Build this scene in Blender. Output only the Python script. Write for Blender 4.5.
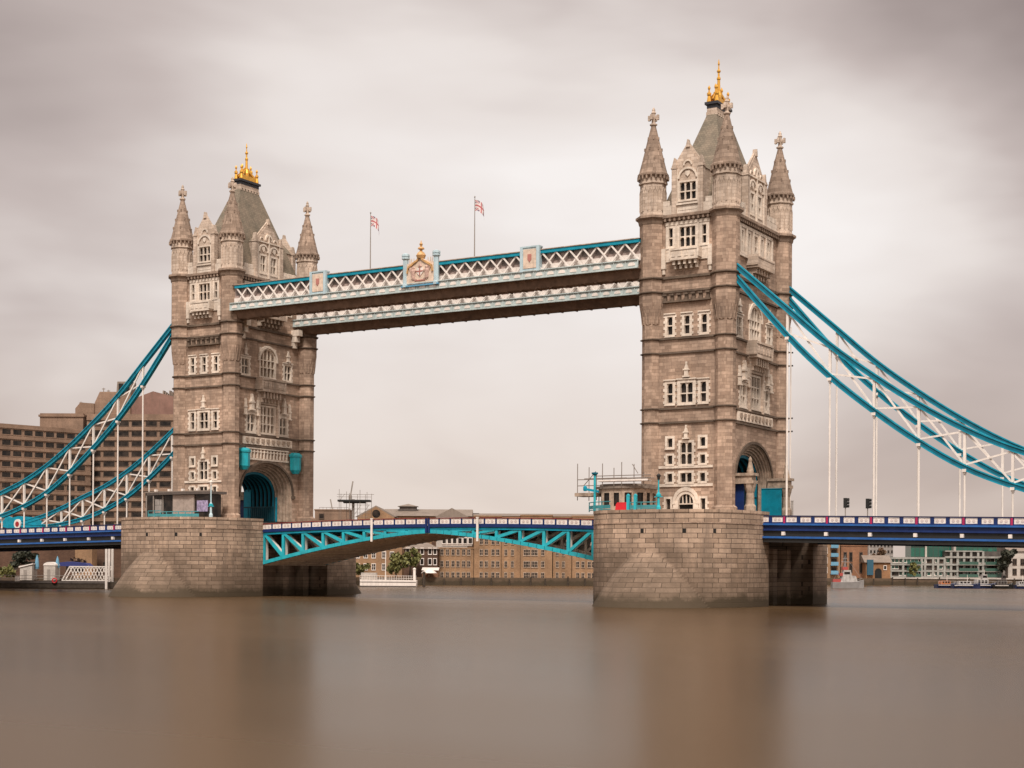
import bpy, bmesh, math, random
from math import sin, cos, pi, radians, sqrt, atan2
from mathutils import Matrix
random.seed(7)
for o in list(bpy.data.objects): bpy.data.objects.remove(o)
S = bpy.context.scene
COL = S.collection

# ---------------------------------------------------------------- camera
YAW, CAMX, CAMY, CAMZ, FPX, ROLL = 0.54093, 123.624, -190.278, 4.9, 1535.26, 0.00613
cam_d = bpy.data.cameras.new('camera'); cam = bpy.data.objects.new('camera', cam_d); COL.objects.link(cam)
cam.location = (CAMX, CAMY, CAMZ); cam.rotation_euler = (Matrix.Rotation(YAW, 3, 'Z') @ Matrix.Rotation(pi/2, 3, 'X') @ Matrix.Rotation(ROLL, 3, 'Z')).to_euler()
cam_d.sensor_width = 36; cam_d.lens = FPX/1024*36; cam_d.shift_y = (566-384)/1024
cam_d.clip_start = 0.5; cam_d.clip_end = 20000
S.camera = cam
S.render.resolution_x, S.render.resolution_y = 1024, 768

# ---------------------------------------------------------------- world + sun
SUN_EL, SUN_AZ = radians(53), radians(153)          # azimuth clockwise from +Y (sun behind and left of the camera)
W = bpy.data.worlds.new('World'); S.world = W; W.use_nodes = True
nt = W.node_tree; nt.nodes.clear()
def N(t, typ, **kw):
    n = t.nodes.new(typ)
    for k, v in kw.items():
        if k == 'inp':
            for i, x in v.items(): n.inputs[i].default_value = x
        else: setattr(n, k, v)
    return n
def math_(t, op, a, b=None, clamp=False):
    n = t.nodes.new('ShaderNodeMath'); n.operation = op; n.use_clamp = clamp
    for i, x in enumerate((a, b)):
        if x is None: continue
        if isinstance(x, (int, float)): n.inputs[i].default_value = x
        else: t.links.new(x, n.inputs[i])
    return n.outputs[0]
def vmath(t, op, a, b=None):
    n = t.nodes.new('ShaderNodeVectorMath'); n.operation = op
    for i, x in enumerate((a, b)):
        if x is None: continue
        if isinstance(x, (tuple, list)): n.inputs[i].default_value = x
        else: t.links.new(x, n.inputs[i])
    return n.outputs['Value'] if op == 'DOT_PRODUCT' else n.outputs[0]
def mixc(t, fac, a, b, blend='MIX'):
    n = t.nodes.new('ShaderNodeMix'); n.data_type = 'RGBA'; n.blend_type = blend
    for i, x in ((0, fac), (6, a), (7, b)):
        if isinstance(x, (int, float)): n.inputs[i].default_value = x
        elif isinstance(x, (tuple, list)): n.inputs[i].default_value = tuple(x)+(1,) if len(x) == 3 else x
        else: t.links.new(x, n.inputs[i])
    return n.outputs[2]
def ramp(t, fac, stops, interp='LINEAR'):
    n = t.nodes.new('ShaderNodeValToRGB'); n.color_ramp.interpolation = interp
    e = n.color_ramp.elements
    while len(e) < len(stops): e.new(0.5)
    for el, (p, c) in zip(e, stops):
        el.position = p; el.color = tuple(c)+(1,) if len(c) == 3 else c
    t.links.new(fac, n.inputs[0]); return n.outputs[0]
def noise(t, vec, scale, detail=4, rough=0.55, dist=0.0):
    n = t.nodes.new('ShaderNodeTexNoise'); n.inputs['Scale'].default_value = scale
    n.inputs['Detail'].default_value = detail; n.inputs['Roughness'].default_value = rough
    n.inputs['Distortion'].default_value = dist
    if vec is not None: t.links.new(vec, n.inputs['Vector'])
    return n.outputs[0]
sky = N(nt, 'ShaderNodeTexSky', sky_type='NISHITA', sun_disc=False, sun_elevation=SUN_EL, sun_rotation=SUN_AZ)
tc = N(nt, 'ShaderNodeTexCoord'); dirv = tc.outputs['Generated']
mp = N(nt, 'ShaderNodeMapping'); mp.inputs['Scale'].default_value = (1.6, 1.6, 3.6); mp.inputs['Location'].default_value = (3.1, 1.7, 0.35)
mp.inputs['Rotation'].default_value = (0.0, 0.10, 0.0)
nt.links.new(dirv, mp.inputs[0])
n1 = noise(nt, mp.outputs[0], 1.7, 4, 0.48, 0.3)
mp2 = N(nt, 'ShaderNodeMapping'); mp2.inputs['Scale'].default_value = (2.5, 2.5, 9.0); mp2.inputs['Location'].default_value = (1.3, 4.4, 2.0)
nt.links.new(dirv, mp2.inputs[0])
n2 = noise(nt, mp2.outputs[0], 1.4, 4, 0.55, 0.4)
cl = math_(nt, 'ADD', math_(nt, 'MULTIPLY', n1, 0.8), math_(nt, 'MULTIPLY', n2, 0.2))
def lobe(u, v, sharp):
    t_ = (u-512)/FPX; e_ = (566-v)/FPX
    d = [-sin(YAW)+t_*cos(YAW), cos(YAW)+t_*sin(YAW), e_]; L = sqrt(sum(x*x for x in d)); d = [x/L for x in d]
    nrm = vmath(nt, 'NORMALIZE', dirv)
    dt = vmath(nt, 'DOT_PRODUCT', nrm, d)
    return math_(nt, 'POWER', math_(nt, 'MAXIMUM', dt, 0.0), sharp)
# broad banks of thinner and thicker cloud
SKYL = [(790, 170, 110, 0.16), (450, 300, 30, 0.16), (1060, 20, 110, -0.34), (980, 390, 160, -0.09), (-30, 0, 60, -0.24), (560, -40, 160, -0.08), (230, 110, 160, 0.03), (-30, 330, 90, -0.08), (620, 420, 120, 0.05)]
for u, v, sh, a in SKYL:
    cl = math_(nt, 'ADD', cl, math_(nt, 'MULTIPLY', lobe(u, v, sh), a))
ccol = ramp(nt, cl, [(0.16, (0.30, 0.238, 0.222)), (0.40, (0.58, 0.495, 0.465)), (0.56, (0.83, 0.755, 0.715)), (0.74, (0.96, 0.905, 0.875))])
# unseen sky behind the camera is brightened, added to light the tower faces
sepn = N(nt, 'ShaderNodeSeparateXYZ'); nt.links.new(dirv, sepn.inputs[0])
low = ramp(nt, sepn.outputs[2], [(0.0, (0.93, 0.86, 0.80)), (0.16, (1, 1, 1))])          # dustier, warmer air low down
ccol = mixc(nt, 1.0, ccol, low, 'MULTIPLY')
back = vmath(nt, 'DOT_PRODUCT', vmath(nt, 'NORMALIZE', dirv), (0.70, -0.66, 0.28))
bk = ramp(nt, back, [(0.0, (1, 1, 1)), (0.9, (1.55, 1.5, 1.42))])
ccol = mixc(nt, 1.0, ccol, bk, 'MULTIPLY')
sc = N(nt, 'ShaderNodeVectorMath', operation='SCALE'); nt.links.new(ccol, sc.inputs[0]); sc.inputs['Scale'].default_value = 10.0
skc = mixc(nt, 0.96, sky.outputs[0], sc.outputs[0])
bg = N(nt, 'ShaderNodeBackground'); bg.inputs[1].default_value = 0.1
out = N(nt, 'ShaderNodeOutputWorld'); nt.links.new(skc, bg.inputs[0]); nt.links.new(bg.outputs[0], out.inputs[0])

sd = bpy.data.lights.new('sun', 'SUN'); sun = bpy.data.objects.new('sun', sd); COL.objects.link(sun)
sd.energy = 3.6; sd.angle = radians(14); sd.color = (1.0, 0.93, 0.85)
sun.rotation_euler = (pi/2-SUN_EL, 0, pi-SUN_AZ)
sun.location = (0, -200, 200)
S.view_settings.view_transform = 'Standard'; S.view_settings.look = 'None'
S.view_settings.exposure = 0.0; S.view_settings.gamma = 1.0; S.view_settings.use_curve_mapping = False

# ---------------------------------------------------------------- materials
MAT = {}
def newmat(name, rough=0.7, metal=0.0, spec=0.5):
    m = bpy.data.materials.new(name); m.use_nodes = True; t = m.node_tree
    b = t.nodes['Principled BSDF']; b.inputs['Roughness'].default_value = rough
    b.inputs['Metallic'].default_value = metal; b.inputs['Specular IOR Level'].default_value = spec
    MAT[name] = m; return m, t, b
def wall_uv(t):
    """metric coordinates lying in the wall: along the wall, height"""
    g = N(t, 'ShaderNodeNewGeometry')
    tan = vmath(t, 'NORMALIZE', vmath(t, 'CROSS_PRODUCT', (0, 0, 1), g.outputs['True Normal']))
    u = vmath(t, 'DOT_PRODUCT', g.outputs['Position'], tan)
    sp = N(t, 'ShaderNodeSeparateXYZ'); t.links.new(g.outputs['Position'], sp.inputs[0])
    cb = N(t, 'ShaderNodeCombineXYZ'); t.links.new(u, cb.inputs[0]); t.links.new(sp.outputs[2], cb.inputs[1])
    return cb.outputs[0], g.outputs['Position'], sp.outputs[2]
def paint(name, col, rough=0.45, metal=0.0, var=0.10, sc=0.8, grime=0.0, spec=0.4):
    m, t, b = newmat(name, rough, metal, spec)
    g = N(t, 'ShaderNodeNewGeometry')
    n = noise(t, g.outputs['Position'], sc, 6, 0.65)
    lo = [c*(1-var*2) for c in col]; hi = [min(1, c*(1+var)) for c in col]
    c = ramp(t, n, [(0.3, lo), (0.7, hi)])
    if grime:
        mpn = N(t, 'ShaderNodeMapping'); mpn.inputs['Scale'].default_value = (1.6, 1.6, 0.2); t.links.new(g.outputs['Position'], mpn.inputs[0])
        gn = noise(t, mpn.outputs[0], 1.0, 5, 0.6)
        f = ramp(t, gn, [(0.48, (0, 0, 0)), (0.72, (1, 1, 1))])
        c = mixc(t, math_(t, 'MULTIPLY', f, grime), c, (0.10, 0.075, 0.055))
    t.links.new(c, b.inputs['Base Color'])
    t.links.new(ramp(t, n, [(0.3, (rough+.12,)*3), (0.7, (rough-.05,)*3)]), b.inputs['Roughness'])
    return m
def masonry(name, c1, c2, mortar, bw, bh, stain=0.35, mort=0.018, algae=None, bump=0.25, var=0.3, radial=False):
    m, t, b = newmat(name, 0.88, 0, 0.3)
    uv, P, z = wall_uv(t)
    br = N(t, 'ShaderNodeTexBrick'); br.offset = 0.43; br.squash = 1.3; br.squash_frequency = 3
    if radial:                      # courses run round the pier's rounded ends
        tcn = N(t, 'ShaderNodeTexCoord'); so = N(t, 'ShaderNodeSeparateXYZ'); t.links.new(tcn.outputs['Object'], so.inputs[0])
        ya = math_(t, 'MAXIMUM', math_(t, 'SUBTRACT', math_(t, 'ABSOLUTE', so.outputs[1]), 8.0), 0.0)
        ang = math_(t, 'ARCTAN2', so.outputs[0], math_(t, 'ADD', ya, 1.5))
        cbn = N(t, 'ShaderNodeCombineXYZ'); t.links.new(math_(t, 'MULTIPLY', ang, 11.5), cbn.inputs[0]); t.links.new(z, cbn.inputs[1])
        gm = N(t, 'ShaderNodeNewGeometry'); uv = cbn.outputs[0]
    t.links.new(uv, br.inputs['Vector'])
    for k, v in (('Color1', c1), ('Color2', c2), ('Mortar', mortar)): br.inputs[k].default_value = tuple(v)+(1,)
    br.inputs['Scale'].default_value = 1.0; br.inputs['Brick Width'].default_value = bw; br.inputs['Row Height'].default_value = bh
    br.inputs['Mortar Size'].default_value = mort; br.inputs['Mortar Smooth'].default_value = 0.2
    br.inputs['Bias'].default_value = 0.0
    c = br.outputs[0]
    nl = noise(t, P, 0.22, 5, 0.6); nf = noise(t, P, 3.2, 5, 0.7)
    c = mixc(t, 1.0, c, ramp(t, nl, [(0.3, (1-var,)*3), (0.72, (1+var*.6, 1+var*.55, 1+var*.5))]), 'MULTIPLY')
    c = mixc(t, 1.0, c, ramp(t, nf, [(0.25, (0.80, 0.79, 0.78)), (0.75, (1.13, 1.13, 1.12))]), 'MULTIPLY')
    mpn = N(t, 'ShaderNodeMapping'); mpn.inputs['Scale'].default_value = (0.9, 0.9, 0.10); t.links.new(P, mpn.inputs[0])
    ns = noise(t, mpn.outputs[0], 1.0, 6, 0.65)
    f = ramp(t, ns, [(0.47, (0, 0, 0)), (0.70, (1, 1, 1))])
    c = mixc(t, math_(t, 'MULTIPLY', f, stain), c, [x*0.34 for x in c1])
    if algae:
        zz = math_(t, 'ADD', z, math_(t, 'MULTIPLY', math_(t, 'SUBTRACT', noise(t, P, 0.45, 5, .7), 0.5), 2.4))
        f2 = ramp(t, math_(t, 'DIVIDE', zz, 10.0), [(0.085, (1, 1, 1)), (0.085+algae/40, (0.25, 0.25, 0.25)), (0.085+algae/18, (0, 0, 0))])
        c = mixc(t, f2, c, (0.026, 0.024, 0.010))
        z3 = math_(t, 'ADD', z, math_(t, 'MULTIPLY', math_(t, 'SUBTRACT', noise(t, P, 0.28, 6, .75), 0.5), 11.0))
        f3 = ramp(t, math_(t, 'DIVIDE', z3, 10.0), [(0.25, (1, 1, 1)), (0.72, (0, 0, 0))])
        c = mixc(t, math_(t, 'MULTIPLY', f3, 0.58), c, (0.10, 0.068, 0.045))      # tidal mud and soot
        if radial:
            cbd = N(t, 'ShaderNodeCombineXYZ'); t.links.new(so.outputs[0], cbd.inputs[0]); t.links.new(math_(t, 'SUBTRACT', math_(t, 'ABSOLUTE', so.outputs[1]), 19.0), cbd.inputs[1])
            ln = N(t, 'ShaderNodeVectorMath', operation='LENGTH'); t.links.new(cbd.outputs[0], ln.inputs[0])
            wd = math_(t, 'ADD', ln.outputs['Value'], math_(t, 'MULTIPLY', math_(t, 'SUBTRACT', noise(t, P, 0.6, 6, .75), 0.5), 7.0))
            f5 = math_(t, 'MULTIPLY', ramp(t, math_(t, 'DIVIDE', wd, 10.0), [(0.45, (1, 1, 1)), (0.85, (0, 0, 0))]), ramp(t, math_(t, 'DIVIDE', z, 10.0), [(0.62, (1, 1, 1)), (0.80, (0, 0, 0))]))
            c = mixc(t, math_(t, 'MULTIPLY', f5, 0.5), c, (0.095, 0.066, 0.046))     # weather-stained cutwater
    t.links.new(c, b.inputs['Base Color'])
    bp = N(t, 'ShaderNodeBump'); bp.inputs['Strength'].default_value = bump; bp.inputs['Distance'].default_value = 0.08
    hgt = math_(t, 'ADD', math_(t, 'MULTIPLY', br.outputs['Fac'], -1.0), math_(t, 'MULTIPLY', nf, 0.8))
    t.links.new(hgt, bp.inputs['Height']); t.links.new(bp.outputs[0], b.inputs['Normal'])
    return m
def rgb(r, g, b):       # sRGB 0-255 -> linear
    f = lambda x: (x/255/12.92) if x/255 <= 0.04045 else ((x/255+0.055)/1.055)**2.4
    return (f(r), f(g), f(b))

masonry('brown_stone', (0.56, 0.405, 0.31), (0.335, 0.233, 0.174), (0.16, 0.11, 0.084), 0.95, 0.43, 0.62, 0.012, var=0.36)
masonry('pale_ashlar', (0.72, 0.585, 0.485), (0.50, 0.39, 0.31), (0.24, 0.18, 0.14), 1.0, 0.42, 0.55, 0.012)
masonry('white_dressing', (0.84, 0.73, 0.63), (0.74, 0.63, 0.53), (0.45, 0.37, 0.31), 0.9, 0.5, 0.42, 0.010, bump=0.15)
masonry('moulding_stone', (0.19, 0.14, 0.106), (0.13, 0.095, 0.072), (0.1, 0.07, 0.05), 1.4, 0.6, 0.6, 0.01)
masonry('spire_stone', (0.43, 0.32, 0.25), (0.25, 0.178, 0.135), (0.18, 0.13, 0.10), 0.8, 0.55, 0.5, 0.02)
masonry('pier_granite', (0.56, 0.41, 0.31), (0.33, 0.235, 0.172), (0.085, 0.06, 0.045), 1.4, 0.6, 0.8, 0.032, algae=2.9, bump=0.5, radial=True, var=0.42)
masonry('tan_brick', (0.38, 0.232, 0.135), (0.31, 0.185, 0.105), (0.32, 0.2, 0.12), 0.5, 0.16, 0.25, 0.02)
masonry('dark_brick', (0.14, 0.075, 0.05), (0.10, 0.05, 0.034), (0.1, 0.07, 0.05), 0.5, 0.16, 0.25, 0.02)
masonry('orange_brick', (0.38, 0.20, 0.10), (0.30, 0.15, 0.075), (0.25, 0.15, 0.09), 0.5, 0.16, 0.35, 0.02)
masonry('red_brick', (0.36, 0.17, 0.095), (0.28, 0.13, 0.07), (0.2, 0.13, 0.09), 0.5, 0.16, 0.3, 0.02)
masonry('hotel_concrete', (0.30, 0.20, 0.145), (0.255, 0.168, 0.12), (0.2, 0.13, 0.09), 3.4, 1.2, 0.3, 0.02, bump=0.1)
masonry('quay_stone', (0.20, 0.135, 0.09), (0.13, 0.09, 0.06), (0.05, 0.04, 0.03), 1.6, 0.5, 0.5, 0.03, algae=1.2)
masonry('white_render', (0.52, 0.47, 0.43), (0.48, 0.43, 0.39), (0.5, 0.45, 0.4), 4, 2.8, 0.2, 0.01, bump=0.05)
masonry('grey_cladding', (0.36, 0.33, 0.31), (0.30, 0.275, 0.26), (0.15, 0.14, 0.13), 1.8, 1.4, 0.2, 0.05, bump=0.1)
m, t, b = newmat('slate', 0.72, 0, 0.4)
uv, P, z = wall_uv(t); br = N(t, 'ShaderNodeTexBrick'); t.links.new(uv, br.inputs['Vector'])
for k, v in (('Color1', (0.225, 0.19, 0.152, 1)), ('Color2', (0.175, 0.147, 0.118, 1)), ('Mortar', (0.12, 0.10, 0.08, 1))): br.inputs[k].default_value = v
br.inputs['Scale'].default_value = 1; br.inputs['Brick Width'].default_value = .45; br.inputs['Row Height'].default_value = .3; br.inputs['Mortar Size'].default_value = .02
c = mixc(t, 1.0, br.outputs[0], ramp(t, noise(t, P, 0.5, 6, .65), [(0.3, (0.72, 0.74, 0.68)), (0.7, (1.35, 1.25, 1.15))]), 'MULTIPLY')
t.links.new(c, b.inputs['Base Color'])
paint('teal_paint', (0.006, 0.28, 0.40), 0.45, var=0.16, grime=0.08, spec=0.25)
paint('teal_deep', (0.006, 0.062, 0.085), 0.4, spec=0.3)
paint('teal_rail', (0.05, 0.27, 0.30), 0.5, var=.15, grime=.15)
paint('teal_light', (0.02, 0.42, 0.50), 0.4, var=0.12, grime=0.2)
paint('teal_dark', (0.006, 0.135, 0.20), 0.5, var=0.16, grime=0.08, spec=0.25)
paint('sky_blue_paint', (0.50, 0.57, 0.56), 0.5, var=0.10, grime=0.4)
paint('pale_blue_paint', (0.47, 0.60, 0.65), 0.5, var=0.08, grime=0.3)
paint('royal_blue_paint', (0.009, 0.028, 0.125), 0.4, var=0.14, grime=0.05, spec=0.3)
paint('navy_paint', (0.012, 0.014, 0.06), 0.4); paint('mid_blue_paint', (0.02, 0.11, 0.36), 0.35, var=0.12, grime=0.15)
paint('white_paint', (0.82, 0.74, 0.68), 0.45, var=0.06, grime=0.22)
paint('cream_panel', (0.74, 0.58, 0.46), 0.6, var=0.14, sc=2.0, grime=0.25)
paint('red_paint', (0.36, 0.022, 0.025), 0.45)
paint('crimson_paint', (0.42, 0.02, 0.09), 0.45)
paint('emblem_red', (0.45, 0.18, 0.15), 0.6); paint('quatrefoil_paint', (0.60, 0.50, 0.47), 0.6); paint('barrier_red', (0.62, 0.02, 0.03), 0.45); paint('boat_red', (0.40, 0.07, 0.06), 0.5); paint('grey_stone_panel', (0.36, 0.29, 0.25), 0.7, var=0.12, sc=2); paint('poster_lilac', (0.36, 0.30, 0.46), 0.5, var=.35, sc=3); paint('hotel_frame', (0.10, 0.065, 0.045), 0.6); paint('tarp_teal', (0.03, 0.10, 0.15), 0.5); paint('flats_dark', (0.10, 0.085, 0.075), 0.5, var=.3, sc=.5); paint('boat_grey', (0.46, 0.43, 0.41), 0.5, var=.2, sc=1.5, grime=.3); paint('pane_grey', (0.17, 0.135, 0.12), 0.35); paint('flats_frame', (0.34, 0.33, 0.30), 0.6, var=.15, grime=.3); paint('flats_green', (0.05, 0.11, 0.085), 0.3); paint('rail_red', (0.20, 0.035, 0.03), 0.5)
paint('gold', (0.78, 0.42, 0.075), 0.42, metal=0.6, var=0.12, sc=3)
paint('gilt_stone', (0.62, 0.36, 0.15), 0.45, var=.2, sc=2); paint('carving', (0.60, 0.40, 0.33), 0.7, var=.3, sc=3); paint('crest_blue', (0.12, 0.33, 0.5), 0.5)
paint('lead', (0.035, 0.034, 0.042), 0.5)
paint('black_metal', (0.018, 0.017, 0.016), 0.5)
paint('dark_interior', (0.012, 0.011, 0.010), 0.8)
paint('soffit_brown', (0.26, 0.17, 0.125), 0.7, var=0.2, grime=0.4)
paint('soffit_plate', (0.80, 0.66, 0.54), 0.7, var=0.12, grime=0.3)
paint('glazed_panel', (0.42, 0.325, 0.29), 0.3, var=0.2, sc=0.6)
paint('bronze_glazing', (0.22, 0.15, 0.10), 0.4)
paint('roof_grey', (0.24, 0.19, 0.155), 0.7, var=0.12, sc=0.4, grime=0.3)
paint('roof_dark', (0.10, 0.08, 0.07), 0.7, var=0.15)
paint('penthouse_red', (0.23, 0.128, 0.10), 0.7, var=0.15, sc=0.3, grime=0.3)
paint('grey_steel', (0.30, 0.26, 0.23), 0.5, var=0.12)
paint('scaffold_steel', (0.22, 0.18, 0.155), 0.5)
paint('asphalt', (0.05, 0.047, 0.045), 0.85)
paint('paving', (0.22, 0.17, 0.135), 0.85, var=0.2, sc=0.3)
paint('hull_blue', (0.02, 0.03, 0.085), 0.4)
paint('hull_grey', (0.30, 0.285, 0.28), 0.45)
paint('orange_paint', (0.50, 0.17, 0.06), 0.5)
paint('timber_dark', (0.06, 0.043, 0.03), 0.8, var=0.25, sc=2)
paint('umbrella_blue', (0.14, 0.32, 0.45), 0.7)
paint('tarp_blue', (0.03, 0.04, 0.17), 0.6)
paint('stone_plain', (0.45, 0.34, 0.26), 0.8, var=0.25, sc=1.5, grime=0.4)
paint('bark', (0.06, 0.042, 0.03), 0.9, var=0.3, sc=3)
paint('flag_red', (0.50, 0.13, 0.14), 0.8); paint('flag_white', (0.76, 0.67, 0.65), 0.8); paint('flag_navy', (0.20, 0.13, 0.20), 0.8)
for nm, a, bb in (('leaf_green', (0.10, 0.105, 0.03), (0.19, 0.175, 0.05)), ('leaf_dark', (0.018, 0.022, 0.012), (0.035, 0.036, 0.018)), ('leaf_russet', (0.16, 0.085, 0.045), (0.11, 0.065, 0.035))):
    m, t, b = newmat(nm, 0.7); oi = N(t, 'ShaderNodeNewGeometry')
    t.links.new(ramp(t, noise(t, oi.outputs['Position'], 0.9, 3), [(0.35, a), (0.65, bb)]), b.inputs['Base Color'])
m, t, b = newmat('dark_glass', 0.22, 0, 0.18); P = N(t, 'ShaderNodeNewGeometry').outputs['Position']
t.links.new(ramp(t, noise(t, P, 0.7, 2), [(0.35, (0.012, 0.011, 0.011)), (0.65, (0.045, 0.034, 0.028))]), b.inputs['Base Color'])
m, t, b = newmat('green_glass', 0.15, 0, 0.6); uv, P, z = wall_uv(t); br = N(t, 'ShaderNodeTexBrick'); br.offset = 0; t.links.new(uv, br.inputs['Vector'])
for k, v in (('Color1', (0.012, 0.13, 0.085, 1)), ('Color2', (0.008, 0.075, 0.055, 1)), ('Mortar', (0.03, 0.06, 0.05, 1))): br.inputs[k].default_value = v
br.inputs['Scale'].default_value = 1; br.inputs['Brick Width'].default_value = 1.5; br.inputs['Row Height'].default_value = 2.8; br.inputs['Mortar Size'].default_value = .12
t.links.new(br.outputs[0], b.inputs['Base Color'])
# long-exposure river: smoothed, silty, broad soft reflections
m, t, b = newmat('river_water', 0.30, 0, 0.5); g = N(t, 'ShaderNodeNewGeometry')
mpn = N(t, 'ShaderNodeMapping'); mpn.inputs['Scale'].default_value = (0.004, 0.03, 1); mpn.inputs['Rotation'].default_value = (0, 0, -YAW); t.links.new(g.outputs['Position'], mpn.inputs[0])
n = noise(t, mpn.outputs[0], 1.0, 2, 0.45, 0.0)
t.links.new(ramp(t, n, [(0.2, (0.062, 0.036, 0.017)), (0.8, (0.098, 0.060, 0.031))], 'EASE'), b.inputs['Base Color'])
t.links.new(ramp(t, n, [(0.2, (0.20,)*3), (0.8, (0.30,)*3)], 'EASE'), b.inputs['Roughness'])
b.inputs['IOR'].default_value = 1.17; b.inputs['Specular Tint'].default_value = (1.0, 0.93, 0.81, 1)

# ---------------------------------------------------------------- helpers
class MB:
    """collects shapes and links them as ONE mesh object"""
    def __init__(s, tf=None): s.v = []; s.f = []; s.m = []; s.tf = tf; s.mi = 0
    def add(s, pts, faces):
        b = len(s.v)
        s.v += [s.tf(*p) if s.tf else tuple(p) for p in pts]
        for f in faces: s.f.append([b+i for i in f]); s.m.append(s.mi)
    def poly(s, pts): s.add(pts, [list(range(len(pts)))])
    def box(s, x0, x1, y0, y1, z0, z1):
        s.add([(x0,y0,z0),(x1,y0,z0),(x1,y1,z0),(x0,y1,z0),(x0,y0,z1),(x1,y0,z1),(x1,y1,z1),(x0,y1,z1)],
              [(0,3,2,1),(4,5,6,7),(0,1,5,4),(1,2,6,5),(2,3,7,6),(3,0,4,7)])
    def prism(s, poly, d0, d1, order='uzd'):
        """poly in (u,z), extruded along the third axis; points handed over as (u, z, d) reordered"""
        n = len(poly)
        def P(u, z, d): return {'uzd': (u, z, d), 'xz': (u, d, z), 'yz': (d, u, z), 'xy': (u, z, d)}[order]
        s.add([P(u, z, d0) for u, z in poly]+[P(u, z, d1) for u, z in poly],
              [list(range(n)), list(range(2*n-1, n-1, -1))]+[(i, (i+1) % n, n+(i+1) % n, n+i) for i in range(n)])
    def beam(s, p, q, w, h, up=(0,0,1)):
        """rectangular bar from p to q: w across, h along up"""
        import mathutils
        p = mathutils.Vector(p); q = mathutils.Vector(q); d = (q-p).normalized(); u = mathutils.Vector(up)
        if abs(d.dot(u)) > 0.98: u = mathutils.Vector((0, 1, 0))
        r = d.cross(u).normalized(); u = r.cross(d)
        r *= w/2; u *= h/2
        s.add([tuple(a+sa*r+sb*u) for a in (p, q) for sa, sb in ((-1,-1),(1,-1),(1,1),(-1,1))],
              [(0,1,2,3),(7,6,5,4),(0,4,5,1),(1,5,6,2),(2,6,7,3),(3,7,4,0)])
    def tube(s, p, q, r, r2=None, n=8):
        import mathutils
        p = mathutils.Vector(p); q = mathutils.Vector(q); d = (q-p).normalized()
        a = d.orthogonal().normalized(); b = d.cross(a); r2 = r if r2 is None else r2
        s.add([tuple(c+(a*cos(2*pi*i/n)+b*sin(2*pi*i/n))*rr) for c, rr in ((p, r), (q, r2)) for i in range(n)],
              [list(range(n-1, -1, -1)), list(range(n, 2*n))]+[(i, (i+1) % n, n+(i+1) % n, n+i) for i in range(n)])
    def lathe(s, prof, cx=0, cy=0, n=8, rot=pi/8, sx=1, sy=1):
        k = len(prof); pts = []
        for r, z in prof:
            for i in range(n):
                a = rot+2*pi*i/n; pts.append((cx+sx*r*cos(a), cy+sy*r*sin(a), z))
        fs = [(j*n+i, j*n+(i+1) % n, (j+1)*n+(i+1) % n, (j+1)*n+i) for j in range(k-1) for i in range(n)]
        s.add(pts, fs+[list(range(n-1, -1, -1)), [(k-1)*n+i for i in range(n)]])
    def build(s, name, mat, parent=None, org=(0,0,0), smooth=False):
        me = bpy.data.meshes.new(name)
        me.from_pydata([(x-org[0], y-org[1], z-org[2]) for x, y, z in s.v], [], s.f)
        mats = mat if isinstance(mat, (list, tuple)) else [mat]
        for mm in mats: me.materials.append(MAT[mm])
        if len(mats) > 1: me.polygons.foreach_set('material_index', s.m)
        if smooth: me.polygons.foreach_set('use_smooth', [True]*len(me.polygons))
        bmm = bmesh.new(); bmm.from_mesh(me); bmesh.ops.recalc_face_normals(bmm, faces=bmm.faces); bmm.to_mesh(me); bmm.free()
        o = bpy.data.objects.new(name, me); COL.objects.link(o)
        if parent: o.parent = parent
        return o
def tag(o, label=None, cat=None, group=None, kind=None):
    for k, v in (('label', label), ('category', cat), ('group', group), ('kind', kind)):
        if v: o[k] = v
    return o
def empty(name, loc, label, cat, group=None, rz=0):
    o = bpy.data.objects.new(name, None); COL.objects.link(o); o.location = loc; o.rotation_euler = (0, 0, rz); o.empty_display_size = 1
    return tag(o, label, cat, group)
def copy_tree(o, parent=None):
    c = o.copy(); COL.objects.link(c); c.parent = parent
    for ch in list(o.children): copy_tree(ch, c)
    return c
def at(u, D, z=0.0):
    """point on the line of sight of column u at depth D (metres in front of the camera)"""
    t_ = (u-512)/FPX
    return (CAMX+D*(-sin(YAW)+t_*cos(YAW)), CAMY+D*(cos(YAW)+t_*sin(YAW)), z)
ZU = 460          # picture column the heights below are read at (the camera is rolled a third of a degree)
def zz(v, D): return CAMZ+(566-v+ROLL*(ZU-512))*D/FPX

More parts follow.
